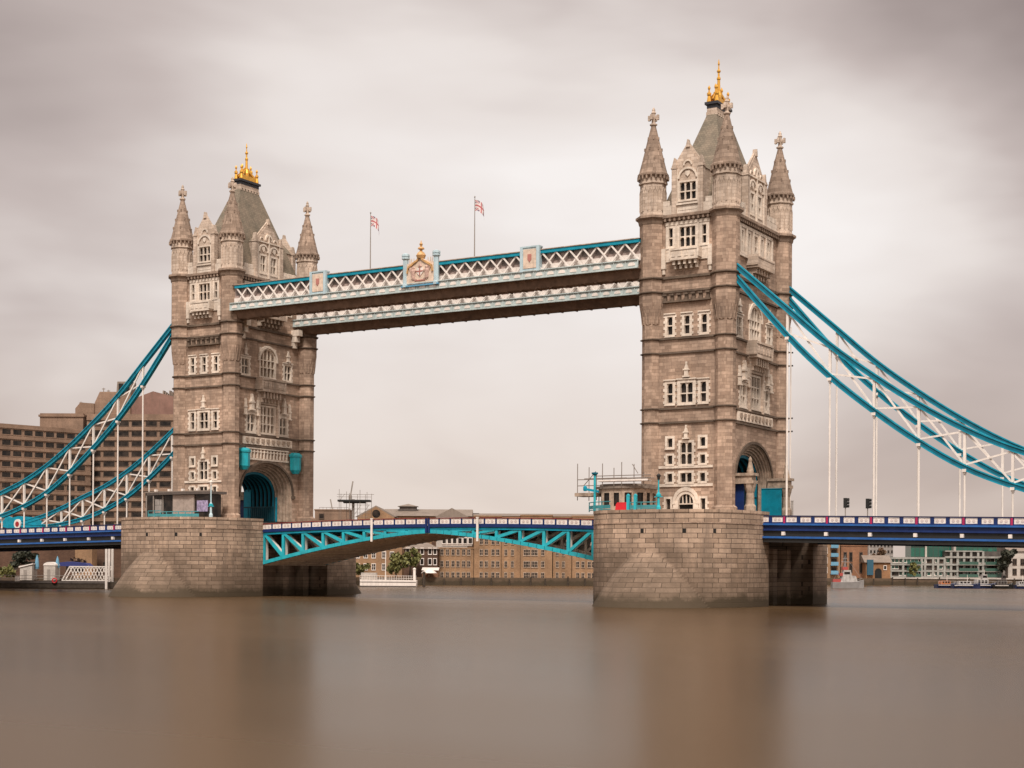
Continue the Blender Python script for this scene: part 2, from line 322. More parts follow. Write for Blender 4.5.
# ================================================================ WATER, GROUND
mb = MB(); mb.poly([(-6000,-3000,0),(6000,-3000,0),(6000,9000,0),(-6000,9000,0)])
tag(mb.build('water', 'river_water'), kind='structure')
shore = [at(-260, 300), at(-60, 311), at(112, 322), at(200, 352), at(345, 372), at(416, 384), at(610, 392), at(815, 448), at(1010, 452), at(1400, 470)]
GZ = 1.7
mb = MB()
far = [(3500, 2000), (2500, 8000), (-5500, 8000), (-4500, 500)]
pts = [(p[0], p[1], GZ) for p in shore]+[(x, y, GZ) for x, y in far]
mb.poly(pts)
tag(mb.build('ground', 'paving'), kind='structure')
g = empty('quay_wall', shore[5], 'dark stone river wall along the far bank below the warehouses', 'wall')
mb = MB()
for a, b2 in zip(shore[:-1], shore[1:]):
    dx, dy = b2[0]-a[0], b2[1]-a[1]; L = sqrt(dx*dx+dy*dy); nx, ny = dy/L, -dx/L
    mb.add([(a[0]+nx*.6, a[1]+ny*.6, -1), (b2[0]+nx*.6, b2[1]+ny*.6, -1), (b2[0]+nx*.6, b2[1]+ny*.6, GZ+.25), (a[0]+nx*.6, a[1]+ny*.6, GZ+.25),
            (a[0]-nx*.5, a[1]-ny*.5, GZ+.25), (b2[0]-nx*.5, b2[1]-ny*.5, GZ+.25), (a[0]-nx*.5, a[1]-ny*.5, -1), (b2[0]-nx*.5, b2[1]-ny*.5, -1)],
           [(0,1,2,3),(3,2,5,4),(4,5,7,6)])
mb.build('stone_face', 'quay_stone', g, shore[5])
for i in range(3, 9):
    a, b2 = shore[i], shore[i+1]; L = sqrt((a[0]-b2[0])**2+(a[1]-b2[1])**2)
    n = int(L/4.5)
    if i in (3, 4): continue
    for k in range(n):
        if sum(1 for c_ in g.children if c_.name.startswith('timber_pile')) >= 95: break
        f = (k+random.uniform(.2, .8))/n; p = (a[0]+(b2[0]-a[0])*f, a[1]+(b2[1]-a[1])*f)
        d = (sin(YAW), -cos(YAW)); q = (p[0]+d[0]*1.0, p[1]+d[1]*1.0)
        m2 = MB(); m2.tube((q[0], q[1], -1), (q[0], q[1], GZ+random.uniform(-.2, .7)), .2, n=6)
        m2.build('timber_pile', 'timber_dark', g, shore[5])

# ================================================================ BRIDGE PIERS
TX = 41.15
def pier_outline(z, n=320):
    """near end of the pier at height z: blunt rounded end, joined low down by a pointed cone-roofed cutwater"""
    cy, a, b2, p = -8.0, 10.7, 13.4, 3.0
    if z < 8.0: R = 7.9*(1-(max(z, -.5)+.5)/8.5)**0.62
    else: R = 0
    c0 = -19.0; res = []
    for i in range(n+1):
        th = pi+pi*i/n
        dx, dy = cos(th), sin(th)
        r = (abs(dx/a)**p+abs(dy/b2)**p)**(-1/p)
        oy = c0-cy
        B = dy*oy; disc = R*R-(oy*oy-B*B)
        if R > 0 and disc > 0:
            r2 = B+sqrt(disc); r = max(r, min(r2, r+6))
        res.append((dx*r, cy+dy*r))
    return res
def make_pier(x0, label):
    org = (x0, 0, 0)
    root = empty('bridge_pier', org, label, 'bridge pier', 'granite piers standing in the river')
    zs = [-1.5, -.5]+[-.5+.3*k for k in range(1, 29)]+[9, 11.0]
    for sy in (1, -1):
        mb = MB(); rings = [pier_outline(z) for z in zs]; n = len(rings[0])
        pts = []
        for z, r in zip(zs, rings): pts += [(x, y*sy, z) for x, y in r]
        fs = [(j*n+i, j*n+i+1, (j+1)*n+i+1, (j+1)*n+i) for j in range(len(zs)-1) for i in range(n-1)]
        fs += [(j*n+n-1, j*n, (j+1)*n, (j+1)*n+n-1) for j in range(len(zs)-1)]
        fs.append([(len(zs)-1)*n+i for i in range(n)])
        mb.add(pts, fs); mb.build('rounded_end', 'pier_granite', root)
        # parapet courses: string band, wall, coping
        for nm, z0, z1, k in (('string_band', 10.2, 10.34, 1.006), ('coping', 11.55, 11.9, 1.004)):
            m2 = MB(); r = [(x*k, -8+(y+8)*k) for x, y in rings[-1]]
            ptz = [(x, y*sy, z0) for x, y in r]+[(x, y*sy, z1) for x, y in r]; nn = len(r)
            m2.add(ptz, [(i, i+1, nn+i+1, nn+i) for i in range(nn-1)]+[list(range(nn)), [nn+i for i in range(nn)], (nn-1, 0, nn, 2*nn-1)])
            m2.build(nm, 'pier_granite' if nm == 'coping' else 'brown_stone', root)
        m2 = MB(); r = [(x*.999, -8+(y+8)*.999) for x, y in rings[-1]]; nn = len(r)
        m2.add([(x, y*sy, 10.9) for x, y in r]+[(x, y*sy, 11.6) for x, y in r], [(i, i+1, nn+i+1, nn+i) for i in range(nn-1)])
        m2.build('parapet', 'pier_granite', root)
        # square drain openings
        for th in (212, 268, 291, 306):
            a = radians(th); dx, dy = cos(a), sin(a); r = (abs(dx/10.7)**3+abs(dy/13.4)**3)**(-1/3)
            m2 = MB(); cx_, cy_ = dx*r, -8+dy*r
            m2.beam((cx_*1.003-dx*.5, (cy_-dy*.5)*sy, 9.3), (cx_+dx*.03, (cy_+dy*.03)*sy, 9.3), .42, .5)
            m2.build('drain_hole', 'dark_interior', root)
    mb = MB(); mb.box(-6.6, 6.6, -8.4, 8.4, -1.5, 7.4); mb.build('core_wall', 'pier_granite', root)
    for sx in (-1, 1):
        for y in (-4.6, 0.6, 5.6):
            m2 = MB(); m2.box(sx*6.6 if sx > 0 else -8.2, 8.2 if sx > 0 else -6.6, y-.7, y+.7, -1.5, 7.3); m2.build('buttress', 'pier_granite', root)
    mb = MB(); mb.box(-10.5, 10.65, -8.3, 8.3, 10.9, 11.45); mb.build('roadway_slab', 'asphalt', root)
    return root
make_pier(TX, 'nearer granite pier with rounded end, under the right tower')
make_pier(-TX, 'farther granite pier with rounded end, under the left tower')

# ================================================================ TOWERS
OT = (0, 0, 11.9)
WXL, WXI, WY = 5.35, 4.6, 10.0
FACES = {'S': lambda u, z, d: (u, -WY-d, z), 'N': lambda u, z, d: (-u, WY+d, z),
         'E': lambda u, z, d: (WXL+d, u, z), 'W': lambda u, z, d: (-WXI-d, -u, z)}
def fbox(mb, u0, u1, z0, z1, d0, d1): mb.box(u0, u1, z0, z1, d0, d1)
tower = empty('bridge_tower', (TX, 0, 11.9), 'tall stone Gothic tower on the right, nearest the viewer, with gilded finial', 'tower', 'stone towers of the bridge')
def tb(mb, name, mat, parent=tower):
    # final survey of the photograph: the tower is 3.5 % narrower along the river and its upper storeys 2.8 % lower than drawn below
    mb.v = [(x, y*.965, z if z < 34.1 else 34.1+(z-34.1)*.972) for x, y, z in mb.v]
    return mb.build(name, mat, parent, OT)
def head(mb, u0, u1, zt, h, d0, d1, kind, n=5):
    """fills the corners above a pointed or round light head whose springing is zt-h"""
    um = (u0+u1)/2; hw = (u1-u0)/2
    for sg in (-1, 1):
        pts = [(um+sg*hw, zt), (um+sg*hw, zt-h)]
        for i in range(1, n+1):
            f = i/n
            if kind == 'round': x, z = hw*cos(f*pi/2), h*sin(f*pi/2)
            else:
                x = hw*(1-f); z = h*sqrt(max(0, 1-((1-f)*1.0)**2.2))
            pts.append((um+sg*x, zt-h+z))
        mb.prism(pts, d0, d1)
def window(F, u, z0, z1, lights=1, lw=.75, heads='pointed', transoms=(), surround=.3, quoins=True, mull=.17, bars=0, hh=None, hood=False, sill=True, frame_mat='white_dressing', deep=.42, glass='dark_glass'):
    """one traceried window: stone dressing (part) and glass (sub-part); returns the hole to leave in the wall"""
    hw = (lights*lw+(lights-1)*mull)/2
    mb = MB(F); s = surround
    fbox(mb, u-hw-s, u-hw, z0-s*.6, z1+s, -deep, .10); fbox(mb, u+hw, u+hw+s, z0-s*.6, z1+s, -deep, .10)
    fbox(mb, u-hw, u+hw, z1, z1+s, -deep, .097)
    fbox(mb, u-hw, u+hw, z0-s*.6, z0, -deep, .097)
    if sill: fbox(mb, u-hw-s*1.05, u+hw+s*1.05, z0-s*.6-.16, z0-s*.6, -.1, .2)
    if quoins:
        k = 0; z = z0-s*.6+.1
        while z+.36 < z1+s:
            if k % 2 == 0:
                fbox(mb, u-hw-s-.2, u-hw-s, z, z+.36, -.1, .08); fbox(mb, u+hw+s, u+hw+s+.2, z, z+.36, -.1, .08)
            z += .4; k += 1
    h = hh or lw*.75
    for i in range(lights):
        a = u-hw+i*(lw+mull)
        if i: fbox(mb, a-mull, a, z0, z1, -.34, -.03)
        if heads:
            lo = None
            head(mb, a, a+lw, z1, h, -.33, -.06, heads)
        for b2 in range(bars):
            x = a+lw*(b2+1)/(bars+1); fbox(mb, x-.035, x+.035, z0, z1, -.40, -.30)
    for tz in transoms:
        fbox(mb, u-hw, u+hw, tz-.08, tz+.08, -.335, -.035)
        if heads and tz > z0+1.2:
            for i in range(lights):
                a = u-hw+i*(lw+mull); head(mb, a, a+lw, tz-.08, h*.7, -.325, -.07, heads)
    if hood: fbox(mb, u-hw-s-.12, u+hw+s+.12, z1+s, z1+s+.16, -.1, .24)
    w = tb(mb, 'window', frame_mat)
    g_ = MB(F); g_.poly([(u-hw-.02, z0-.02, -.38), (u+hw+.02, z0-.02, -.38), (u+hw+.02, z1+.02, -.38), (u-hw-.02, z1+.02, -.38)])
    tb(g_, 'glass', glass, w)
    return (u-hw, u+hw, z0, z1)
def sheet(F, U, z0, z1, holes, mb):
    us = sorted({-U, U, *[h[0] for h in holes], *[h[1] for h in holes]}); zs = sorted({z0, z1, *[h[2] for h in holes], *[h[3] for h in holes]})
    us = [x for x in us if -U <= x <= U]
    for i in range(len(us)-1):
        for j in range(len(zs)-1):
            uc, zc = (us[i]+us[i+1])/2, (zs[j]+zs[j+1])/2
            if any(h[0] < uc < h[1] and h[2] < zc < h[3] for h in holes): continue
            mb.poly([(us[i], zs[j], 0), (us[i+1], zs[j], 0), (us[i+1], zs[j+1], 0), (us[i], zs[j+1], 0)])
def niche(F, u, z, h, w=.5, d=.28):
    """small canopied pinnacle standing against the wall"""
    mb = MB(F)
    fbox(mb, u-w*.9, u+w*.9, z, z+.18, 0, d+.1)
    fbox(mb, u-w/2, u+w/2, z+.18, z+h*.45, 0, d)
    fbox(mb, u-w*.75, u+w*.75, z+h*.45, z+h*.53, 0, d+.08)
    mb.prism([(u-w*.5, z+h*.53), (u+w*.5, z+h*.53), (u+w*.08, z+h*.9), (u-w*.08, z+h*.9)], 0, d)
    fbox(mb, u-w*.22, u+w*.22, z+h*.86, z+h, 0, d*.8)
    tb(mb, 'canopied_niche', 'white_dressing')
def shield(mb, F_unused, u, z, w, h, d0, d1):
    mb.prism([(u-w/2, z+h), (u+w/2, z+h), (u+w/2, z+h*.4), (u, z), (u-w/2, z+h*.4)], d0, d1)

# ---- walls with their windows
UR, UA = 4.0, 8.4
for key in ('S', 'N'):
    F = FACES[key]; holes = []
    # street door with pointed arch
    mb = MB(F); holes.append((-1.05, 1.05, 11.9, 14.3))
    for sg in (-1, 1): fbox(mb, sg*1.05 if sg > 0 else -1.75, 1.75 if sg > 0 else -1.05, 11.9, 13.3, -.5, .16)
    n = 10
    for r0, r1, d in ((1.05, 1.45, .10), (1.45, 1.85, .2)):
        pa = []
        for r in (r0, r1):
            pa.append([(r*cos(pi*i/n), 13.0+(r/1.05*1.3 if r < 1.2 else r*1.18)*sin(pi*i/n)**.85) for i in range(n+1)])
        for i in range(n): mb.prism([pa[0][i], pa[1][i], pa[1][i+1], pa[0][i+1]], -.1, d)
    head(mb, -1.05, 1.05, 14.3, 1.3, -.3, -.02, 'pointed', 6)
    fbox(mb, -1.05, 1.05, 12.95, 13.1, -.35, -.05)
    for x in (-.52, 0, .52): fbox(mb, x-.06, x+.06, 13.1, 14.3, -.34, -.08)
    w = tb(mb, 'doorway', 'white_dressing'); m2 = MB(F); m2.poly([(-1.1, 11.9, -.42), (1.1, 11.9, -.42), (1.1, 14.35, -.42), (-1.1, 14.35, -.42)]); tb(m2, 'door', 'dark_interior', w)
    for u in (-2.5, 2.4): holes.append(window(F, u, 12.2, 13.7, 1, .65, None, surround=.28))
    for u in (-2.3, 2.3):
        holes.append(window(F, u, 15.9, 16.95, 1, .72, 'pointed', surround=.26, hh=.25))
        holes.append(window(F, u, 18.2, 19.3, 1, .72, 'pointed', surround=.26, hh=.25))
        holes.append(window(F, u, 20.4, 21.5, 1, .72, 'pointed', surround=.32, quoins=False, hh=.25))
    holes.append(window(F, 0, 15.85, 17.0, 2, .72, 'pointed', surround=.3, hh=.28))
    holes.append(window(F, 0, 18.15, 20.9, 2, .72, 'pointed', (19.55,), surround=.3, hh=.5))
    for z0, z1 in ((15.25, 15.62), (17.62, 17.95)):
        mb = MB(F); fbox(mb, -3.85, 3.75, z0, z1, -.05, .16); tb(mb, 'dressing_band', 'white_dressing')
    niche(F, 0, 21.35, 1.8)
    for u in (-2.35, 2.35): holes.append(window(F, u, 26.1, 28.6, 1, .78, 'pointed', (27.25,), surround=.36, hood=True))
    holes.append(window(F, 0, 26.1, 28.6, 2, .78, 'pointed', (27.25,), surround=.42, hood=True))
    niche(F, 0, 29.3, 2.0, .55)
    for u in (-2.4, 0, 2.4): holes.append(window(F, u, 34.95, 37.3, 1, .74, 'pointed', (36.15,), surround=.34, hood=True))
    # corbelled ledge
    mb = MB(F); fbox(mb, -3.35, 3.35, 39.15, 39.4, 0, .5)
    for i in range(7):
        u = -3.0+i; fbox(mb, u-.2, u+.2, 39.4, 40.3, 0, .42); fbox(mb, u-.28, u+.28, 40.05, 40.3, .42, .6)
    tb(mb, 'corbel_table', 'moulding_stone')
    # top storey windows, balcony below
    holes.append(window(F, 0, 46.5, 49.1, 3, .62, 'pointed', (47.8,), surround=.34, quoins=False))
    for u in (-2.35, 2.35): holes.append(window(F, u, 46.7, 49.1, 1, .55, 'pointed', (47.8,), surround=.42, quoins=False))
    mb = MB(F); fbox(mb, -3.1, 3.1, 45.85, 46.2, 0, .14); fbox(mb, -3.1, 3.1, 49.45, 49.9, 0, .16)
    for sg in (-1, 1):
        a, b2 = (1.45, 1.62) if sg > 0 else (-1.62, -1.45); fbox(mb, a, b2, 46.2, 49.45, 0, .22)
        fbox(mb, sg*3.25-.28, sg*3.25+.28, 43.7, 46.4, 0, .4); fbox(mb, sg*3.25-.18, sg*3.25+.18, 43.0, 43.7, 0, .28)
    tb(mb, 'window_surround', 'white_dressing')
    mb = MB(F); fbox(mb, -1.95, 1.95, 44.55, 44.8, 0, 1.25); fbox(mb, -1.95, 1.95, 44.8, 45.85, 1.0, 1.2)
    for sg in (-1, 1): fbox(mb, sg*1.95-.12, sg*1.95+.12, 44.8, 46.1, .0, 1.28)
    for i in range(5):
        u = -1.5+i*.75; fbox(mb, u-.17, u+.17, 44.0, 44.55, 0, 1.0); fbox(mb, u-.15, u+.15, 43.5, 44.0, 0, .6)
    for i in range(4): fbox(mb, -1.5+i*.9-.25, -1.5+i*.9+.25, 45.0, 45.6, 1.2, 1.27)
    fbox(mb, -2.0, 2.0, 45.85, 46.0, .95, 1.3)
    tb(mb, 'balcony', 'white_dressing')
    mb = MB(F); fbox(mb, -3.0, 3.0, 44.6, 45.8, 0, .18); tb(mb, 'wall_panel', 'white_dressing')
    mb = MB(F); sheet(F, UR, 11.9, 50.3, holes, mb)
    tb(mb, 'wall', 'brown_stone')

AO, AI, ZS, ZC = 6.55, 5.0, 16.1, 21.15
def arch_pts(hw, zc, n=20): return [(hw*cos(pi*i/n), ZS+(zc-ZS)*sin(pi*i/n)**0.92) for i in range(n+1)]
for key in ('E', 'W'):
    F = FACES[key]; holes = [(-AO, AO, 11.9, ZC)]
    mb = MB(F); ap = arch_pts(AO, ZC)
    for a, b2 in zip(ap[:-1], ap[1:]): mb.poly([(a[0], a[1], 0), (b2[0], b2[1], 0), (b2[0], ZC, 0), (a[0], ZC, 0)])
    # stepped arch orders
    m2 = MB(F); orders = 5; dep = 2.3 if key == 'W' else 1.35
    for i in range(orders):
        r0 = AO-(AO-AI)*i/orders; r1 = AO-(AO-AI)*(i+1)/orders
        c0 = ZC-(ZC-19.8)*i/orders; c1 = ZC-(ZC-19.8)*(i+1)/orders
        p0 = [(r0, 11.9)]+arch_pts(r0, c0)+[(-r0, 11.9)]; p1 = [(r1, 11.9)]+arch_pts(r1, c1)+[(-r1, 11.9)]
        d0, d1 = -dep*i/orders, -dep*(i+1)/orders
        for k in range(len(p0)-1):
            a, b2, c_, d_ = p0[k], p0[k+1], p1[k+1], p1[k]
            m2.poly([(*a, d0), (*b2, d0), (*b2, d1), (*a, d1)])
            m2.poly([(*a, d1), (*b2, d1), (*c_, d1), (*d_, d1)])
    tb(m2, 'arch_moulding', 'stone_plain')
    m2 = MB(F); p0 = arch_pts(AO, ZC); p1 = arch_pts(AO+.35, ZC+.35)
    for k in range(len(p0)-1): m2.prism([p0[k], p1[k], p1[k+1], p0[k+1]], 0, .2)
    for sg in (-1, 1): fbox(m2, sg*(AO+.17)-.35, sg*(AO+.17)+.35, ZS-.5, ZS, 0, .35)
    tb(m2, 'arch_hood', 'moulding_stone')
    # frieze with shields above the arch (both faces) and little arcade under it
    m2 = MB(F); fbox(m2, -6.2, 6.2, 23.85, 25.05, .02, .26)
    for i in range(9): u = -5.2+i*1.3; m2.box(u-.06+.65, u+.06+.65, 23.9, 25.0, .26, .34)
    pl = tb(m2, 'frieze', 'white_dressing')
    for i in range(9): m2b = MB(F); shield(m2b, F, -5.2+i*1.3, 24.05, .75, .8, .26, .36); tb(m2b, 'carved_shield', 'stone_plain', pl)
    # flared turret brackets are on the turrets; main storey windows
    if key == 'W':
        m2 = MB(F)
        for i in range(13):
            u = -5.0+i*.83; fbox(m2, u-.1, u+.1, 21.75, 22.7, 0, .22); m2.prism([(u-.35, 22.7), (u+.35, 22.7), (u, 23.15)], 0, .2)
        fbox(m2, -5.4, 5.4, 21.45, 21.72, 0, .2); fbox(m2, -5.4, 5.4, 23.15, 23.35, 0, .25)
        tb(m2, 'blind_arcade', 'white_dressing')
        for sg in (-1, 1):                                   # teal six-sided lantern boxes beside the arch
            m2 = MB(); x, y = -WXI-.75, sg*6.55
            m2.lathe([(.55, 19.7), (.95, 20.3), (1.0, 22.4), (1.15, 22.45), (1.15, 22.75), (.75, 23.1)], x, y, 6, 0, .8, 1.15)
            tb(m2, 'hexagonal_box', 'teal_light')
    holes.append(window(F, 0, 25.95, 30.0, 4, .78, 'pointed', (27.3, 28.7), surround=.3, bars=1, quoins=False, glass='bronze_glazing' if key == 'W' else 'dark_glass'))
    for u in (-4.1, 4.1):
        holes.append(window(F, u, 25.95, 28.6, 2, .78, 'pointed', (27.2,), surround=.4, bars=1, hood=True))
        niche(F, u, 29.2, 2.6, .7, .5)
        for du in (-1.5, 1.5): niche(F, u+du, 28.4, 2.6, .35, .4)
    # oriel canopy, balcony, arched window above
    m2 = MB(F)
    m2.prism([(-3.0, 32.3), (3.0, 32.3), (2.0, 30.4), (-2.0, 30.4)], 0, .35)
    for i in range(6):
        u = -2.0+i*.8; fbox(m2, u-.17, u+.17, 31.3, 32.3, 0, 1.15); fbox(m2, u-.15, u+.15, 30.7, 31.3, 0, .7)
    fbox(m2, -2.9, 2.9, 32.3, 32.65, 0, 1.5); fbox(m2, -2.9, 2.9, 32.65, 34.1, 1.2, 1.4); fbox(m2, -3.0, 3.0, 34.1, 34.4, 0, 1.55)
    for sg in (-1, 1): fbox(m2, sg*2.9-.18, sg*2.9+.18, 32.65, 34.5, .0, 1.5)
    for i in range(5): fbox(m2, -2.1+i*1.05-.35, -2.1+i*1.05+.35, 32.9, 33.8, 1.4, 1.48)
    tb(m2, 'balcony', 'pale_ashlar')
    for sg in (-1, 1):
        m2 = MB(F); fbox(m2, sg*2.35-.2, sg*2.35+.2, 25.3, 32.2, 0, .45); m2.prism([(sg*2.35-.2, 32.2), (sg*2.35+.2, 32.2), (sg*2.35, 33.2)], 0, .4); tb(m2, 'buttress', 'pale_ashlar')
    holes.append(window(F, 0, 34.9, 39.3, 4, .78, None, (36.4, 37.6), surround=.3, bars=1, quoins=False, hood=False, glass='bronze_glazing' if key == 'W' else 'dark_glass'))
    m2 = MB(F); head(m2, -1.82, 1.82, 39.3, 1.9, -.36, .05, 'round', 8); p0 = [(2.1*cos(pi*i/12), 37.4+2.2*sin(pi*i/12)) for i in range(13)]; p1 = [(2.5*cos(pi*i/12), 37.4+2.6*sin(pi*i/12)) for i in range(13)]
    for k in range(12): m2.prism([p0[k], p1[k], p1[k+1], p0[k+1]], 0, .25)
    tb(m2, 'arched_head', 'white_dressing')
    for u in (-5.6, 5.2):
        holes.append(window(F, u, 34.9, 37.3, 2, .72, 'pointed', (36.1,), surround=.34, hood=True)); niche(F, u, 37.9, 1.9, .5)
    # top storey
    for i in range(5):
        u = -4.6+i*2.3; holes.append(window(F, u, 46.3, 49.0, 2 if i == 2 else 1, .62, 'pointed', (47.7,), surround=.36, quoins=False))
    m2 = MB(F); fbox(m2, -6.0, 6.0, 45.5, 45.9, 0, .3); fbox(m2, -6.0, 6.0, 49.4, 49.85, 0, .18)
    for i in range(6): fbox(m2, -5.75+i*2.3-.12, -5.75+i*2.3+.12, 45.9, 49.4, 0, .3)
    tb(m2, 'window_surround', 'white_dressing')
    m2 = MB(F); fbox(m2, -3.0, 3.0, 44.3, 44.6, 0, 1.6); fbox(m2, -3.0, 3.0, 44.6, 45.6, 1.3, 1.55); fbox(m2, -3.1, 3.1, 45.6, 45.8, 1.25, 1.62)
    for sg in (-1, 1): fbox(m2, sg*3.0-.15, sg*3.0+.15, 44.6, 46.0, 0, 1.6)
    for i in range(6):
        u = -2.4+i*.96; fbox(m2, u-.2, u+.2, 43.6, 44.3, 0, 1.2); fbox(m2, u-.18, u+.18, 43.0, 43.6, 0, .7)
    tb(m2, 'balcony', 'pale_ashlar')
    if key == 'W':
        for y in (-9.0, 9.0):
            for yy in (y-1.1, y+1.1):
                pass
    sheet(F, UA, 11.9, 50.3, holes, mb)
    tb(mb, 'wall', 'brown_stone')
# walkway corbels on the inner face
for y in (-6.6, 6.6):
    m2 = MB(); m2.box(-WXI-1.6, -WXI, y-.5, y+.5, 42.4, 43.4); m2.box(-WXI-1.1, -WXI, y-.45, y+.45, 41.4, 42.4); m2.box(-WXI-.6, -WXI, y-.4, y+.4, 40.4, 41.4); tb(m2, 'corbel', 'white_dressing')
# ---- road tunnel through the tower
m2 = MB(); x0, x1 = -WXI+2.3, WXL-1.35
tp = [(AI, 11.9)]+arch_pts(AI, 19.8)+[(-AI, 11.9)]
for k in range(len(tp)-1): m2.poly([(x0, tp[k][0], tp[k][1]), (x1, tp[k][0], tp[k][1]), (x1, tp[k+1][0], tp[k+1][1]), (x0, tp[k+1][0], tp[k+1][1])])
tb(m2, 'tunnel_lining', 'dark_interior')
for i in range(8):
    x = x0+.2+(x1-x0-.4)*i/7; m2 = MB()
    pa = [(AI-.02, 11.9)]+arch_pts(AI-.02, 19.78)+[(-AI+.02, 11.9)]; pb = [(AI-.34, 11.9)]+arch_pts(AI-.34, 19.4)+[(-AI+.34, 11.9)]
    for k in range(len(pa)-1): m2.prism([pa[k], pb[k], pb[k+1], pa[k+1]], x-.1, x+.1, 'yz')
    tb(m2, 'arch_rib', 'teal_dark')
for sg in (-1, 1):
    m2 = MB(); m2.box(x0, x1, sg*(AI-.36)-.04, sg*(AI-.36)+.04, 11.9, 14.2); m2.box(x0, x1, sg*(AI-.42)-.07, sg*(AI-.42)+.07, 14.2, 14.4)
    for i in range(13): m2.box(x0+.2+i*.42, x0+.28+i*.42, sg*(AI-.46)-.04, sg*(AI-.46)+.04, 11.9, 14.2)
    tb(m2, 'side_panel', 'teal_deep')
for sg in (-1, 1):                                              # jamb panels on the inner (river) side of the arch
    m2 = MB(); m2.box(-WXI+1.9, -WXI+2.25, sg*5.05-.04, sg*5.05+.04, 11.9, 15.9); tb(m2, 'jamb_panel', 'teal_paint')
    m2 = MB(); m2.box(WXL-2.9, WXL-1.4, sg*4.6-.04, sg*4.6+.04, 11.9, 17.2); tb(m2, 'jamb_panel', 'teal_paint')
# road-side imposts, statues and hoardings on the land side
for sg in (-1, 1):
    m2 = MB(); x = WXL+1.2; y = sg*6.6
    m2.box(x-1.5, x+1.6, y-.8, y+.8, 15.6, 16.0); m2.box(x-1.5, x+1.4, y-.7, y+.7, 16.0, 16.6); m2.box(x-1.5, x+1.7, y-.9, y+.9, 16.6, 16.95)
    tb(m2, 'impost', 'stone_plain')
    m2 = MB(); m2.lathe([(.75, 11.9), (.75, 12.7), (.55, 13.0), (.5, 14.4), (.7, 15.1), (.8, 15.65)], x+.9, y, 8); tb(m2, 'column', 'stone_plain')
    m2 = MB(); m2.lathe([(.4, 16.75), (.45, 17.2), (.28, 18.0), (.2, 18.4), (.24, 18.7), (.05, 19.1)], x+.9, y, 8); tb(m2, 'statue', 'stone_plain')
m2 = MB(); m2.box(WXL-1.2, WXL+1.5, 5.6, 5.72, 11.7, 15.5); m2.box(WXL+1.5, WXL+1.8, 5.6, 5.72, 11.7, 15.5); m2.box(WXL-1.25, WXL+1.85, 5.53, 5.79, 15.5, 15.6); tb(m2, 'hoarding', 'teal_paint')
m2 = MB(); m2.box(WXL+.05, WXL+1.3, -6.7, -6.58, 11.7, 16.1); tb(m2, 'hoarding', 'royal_blue_paint')
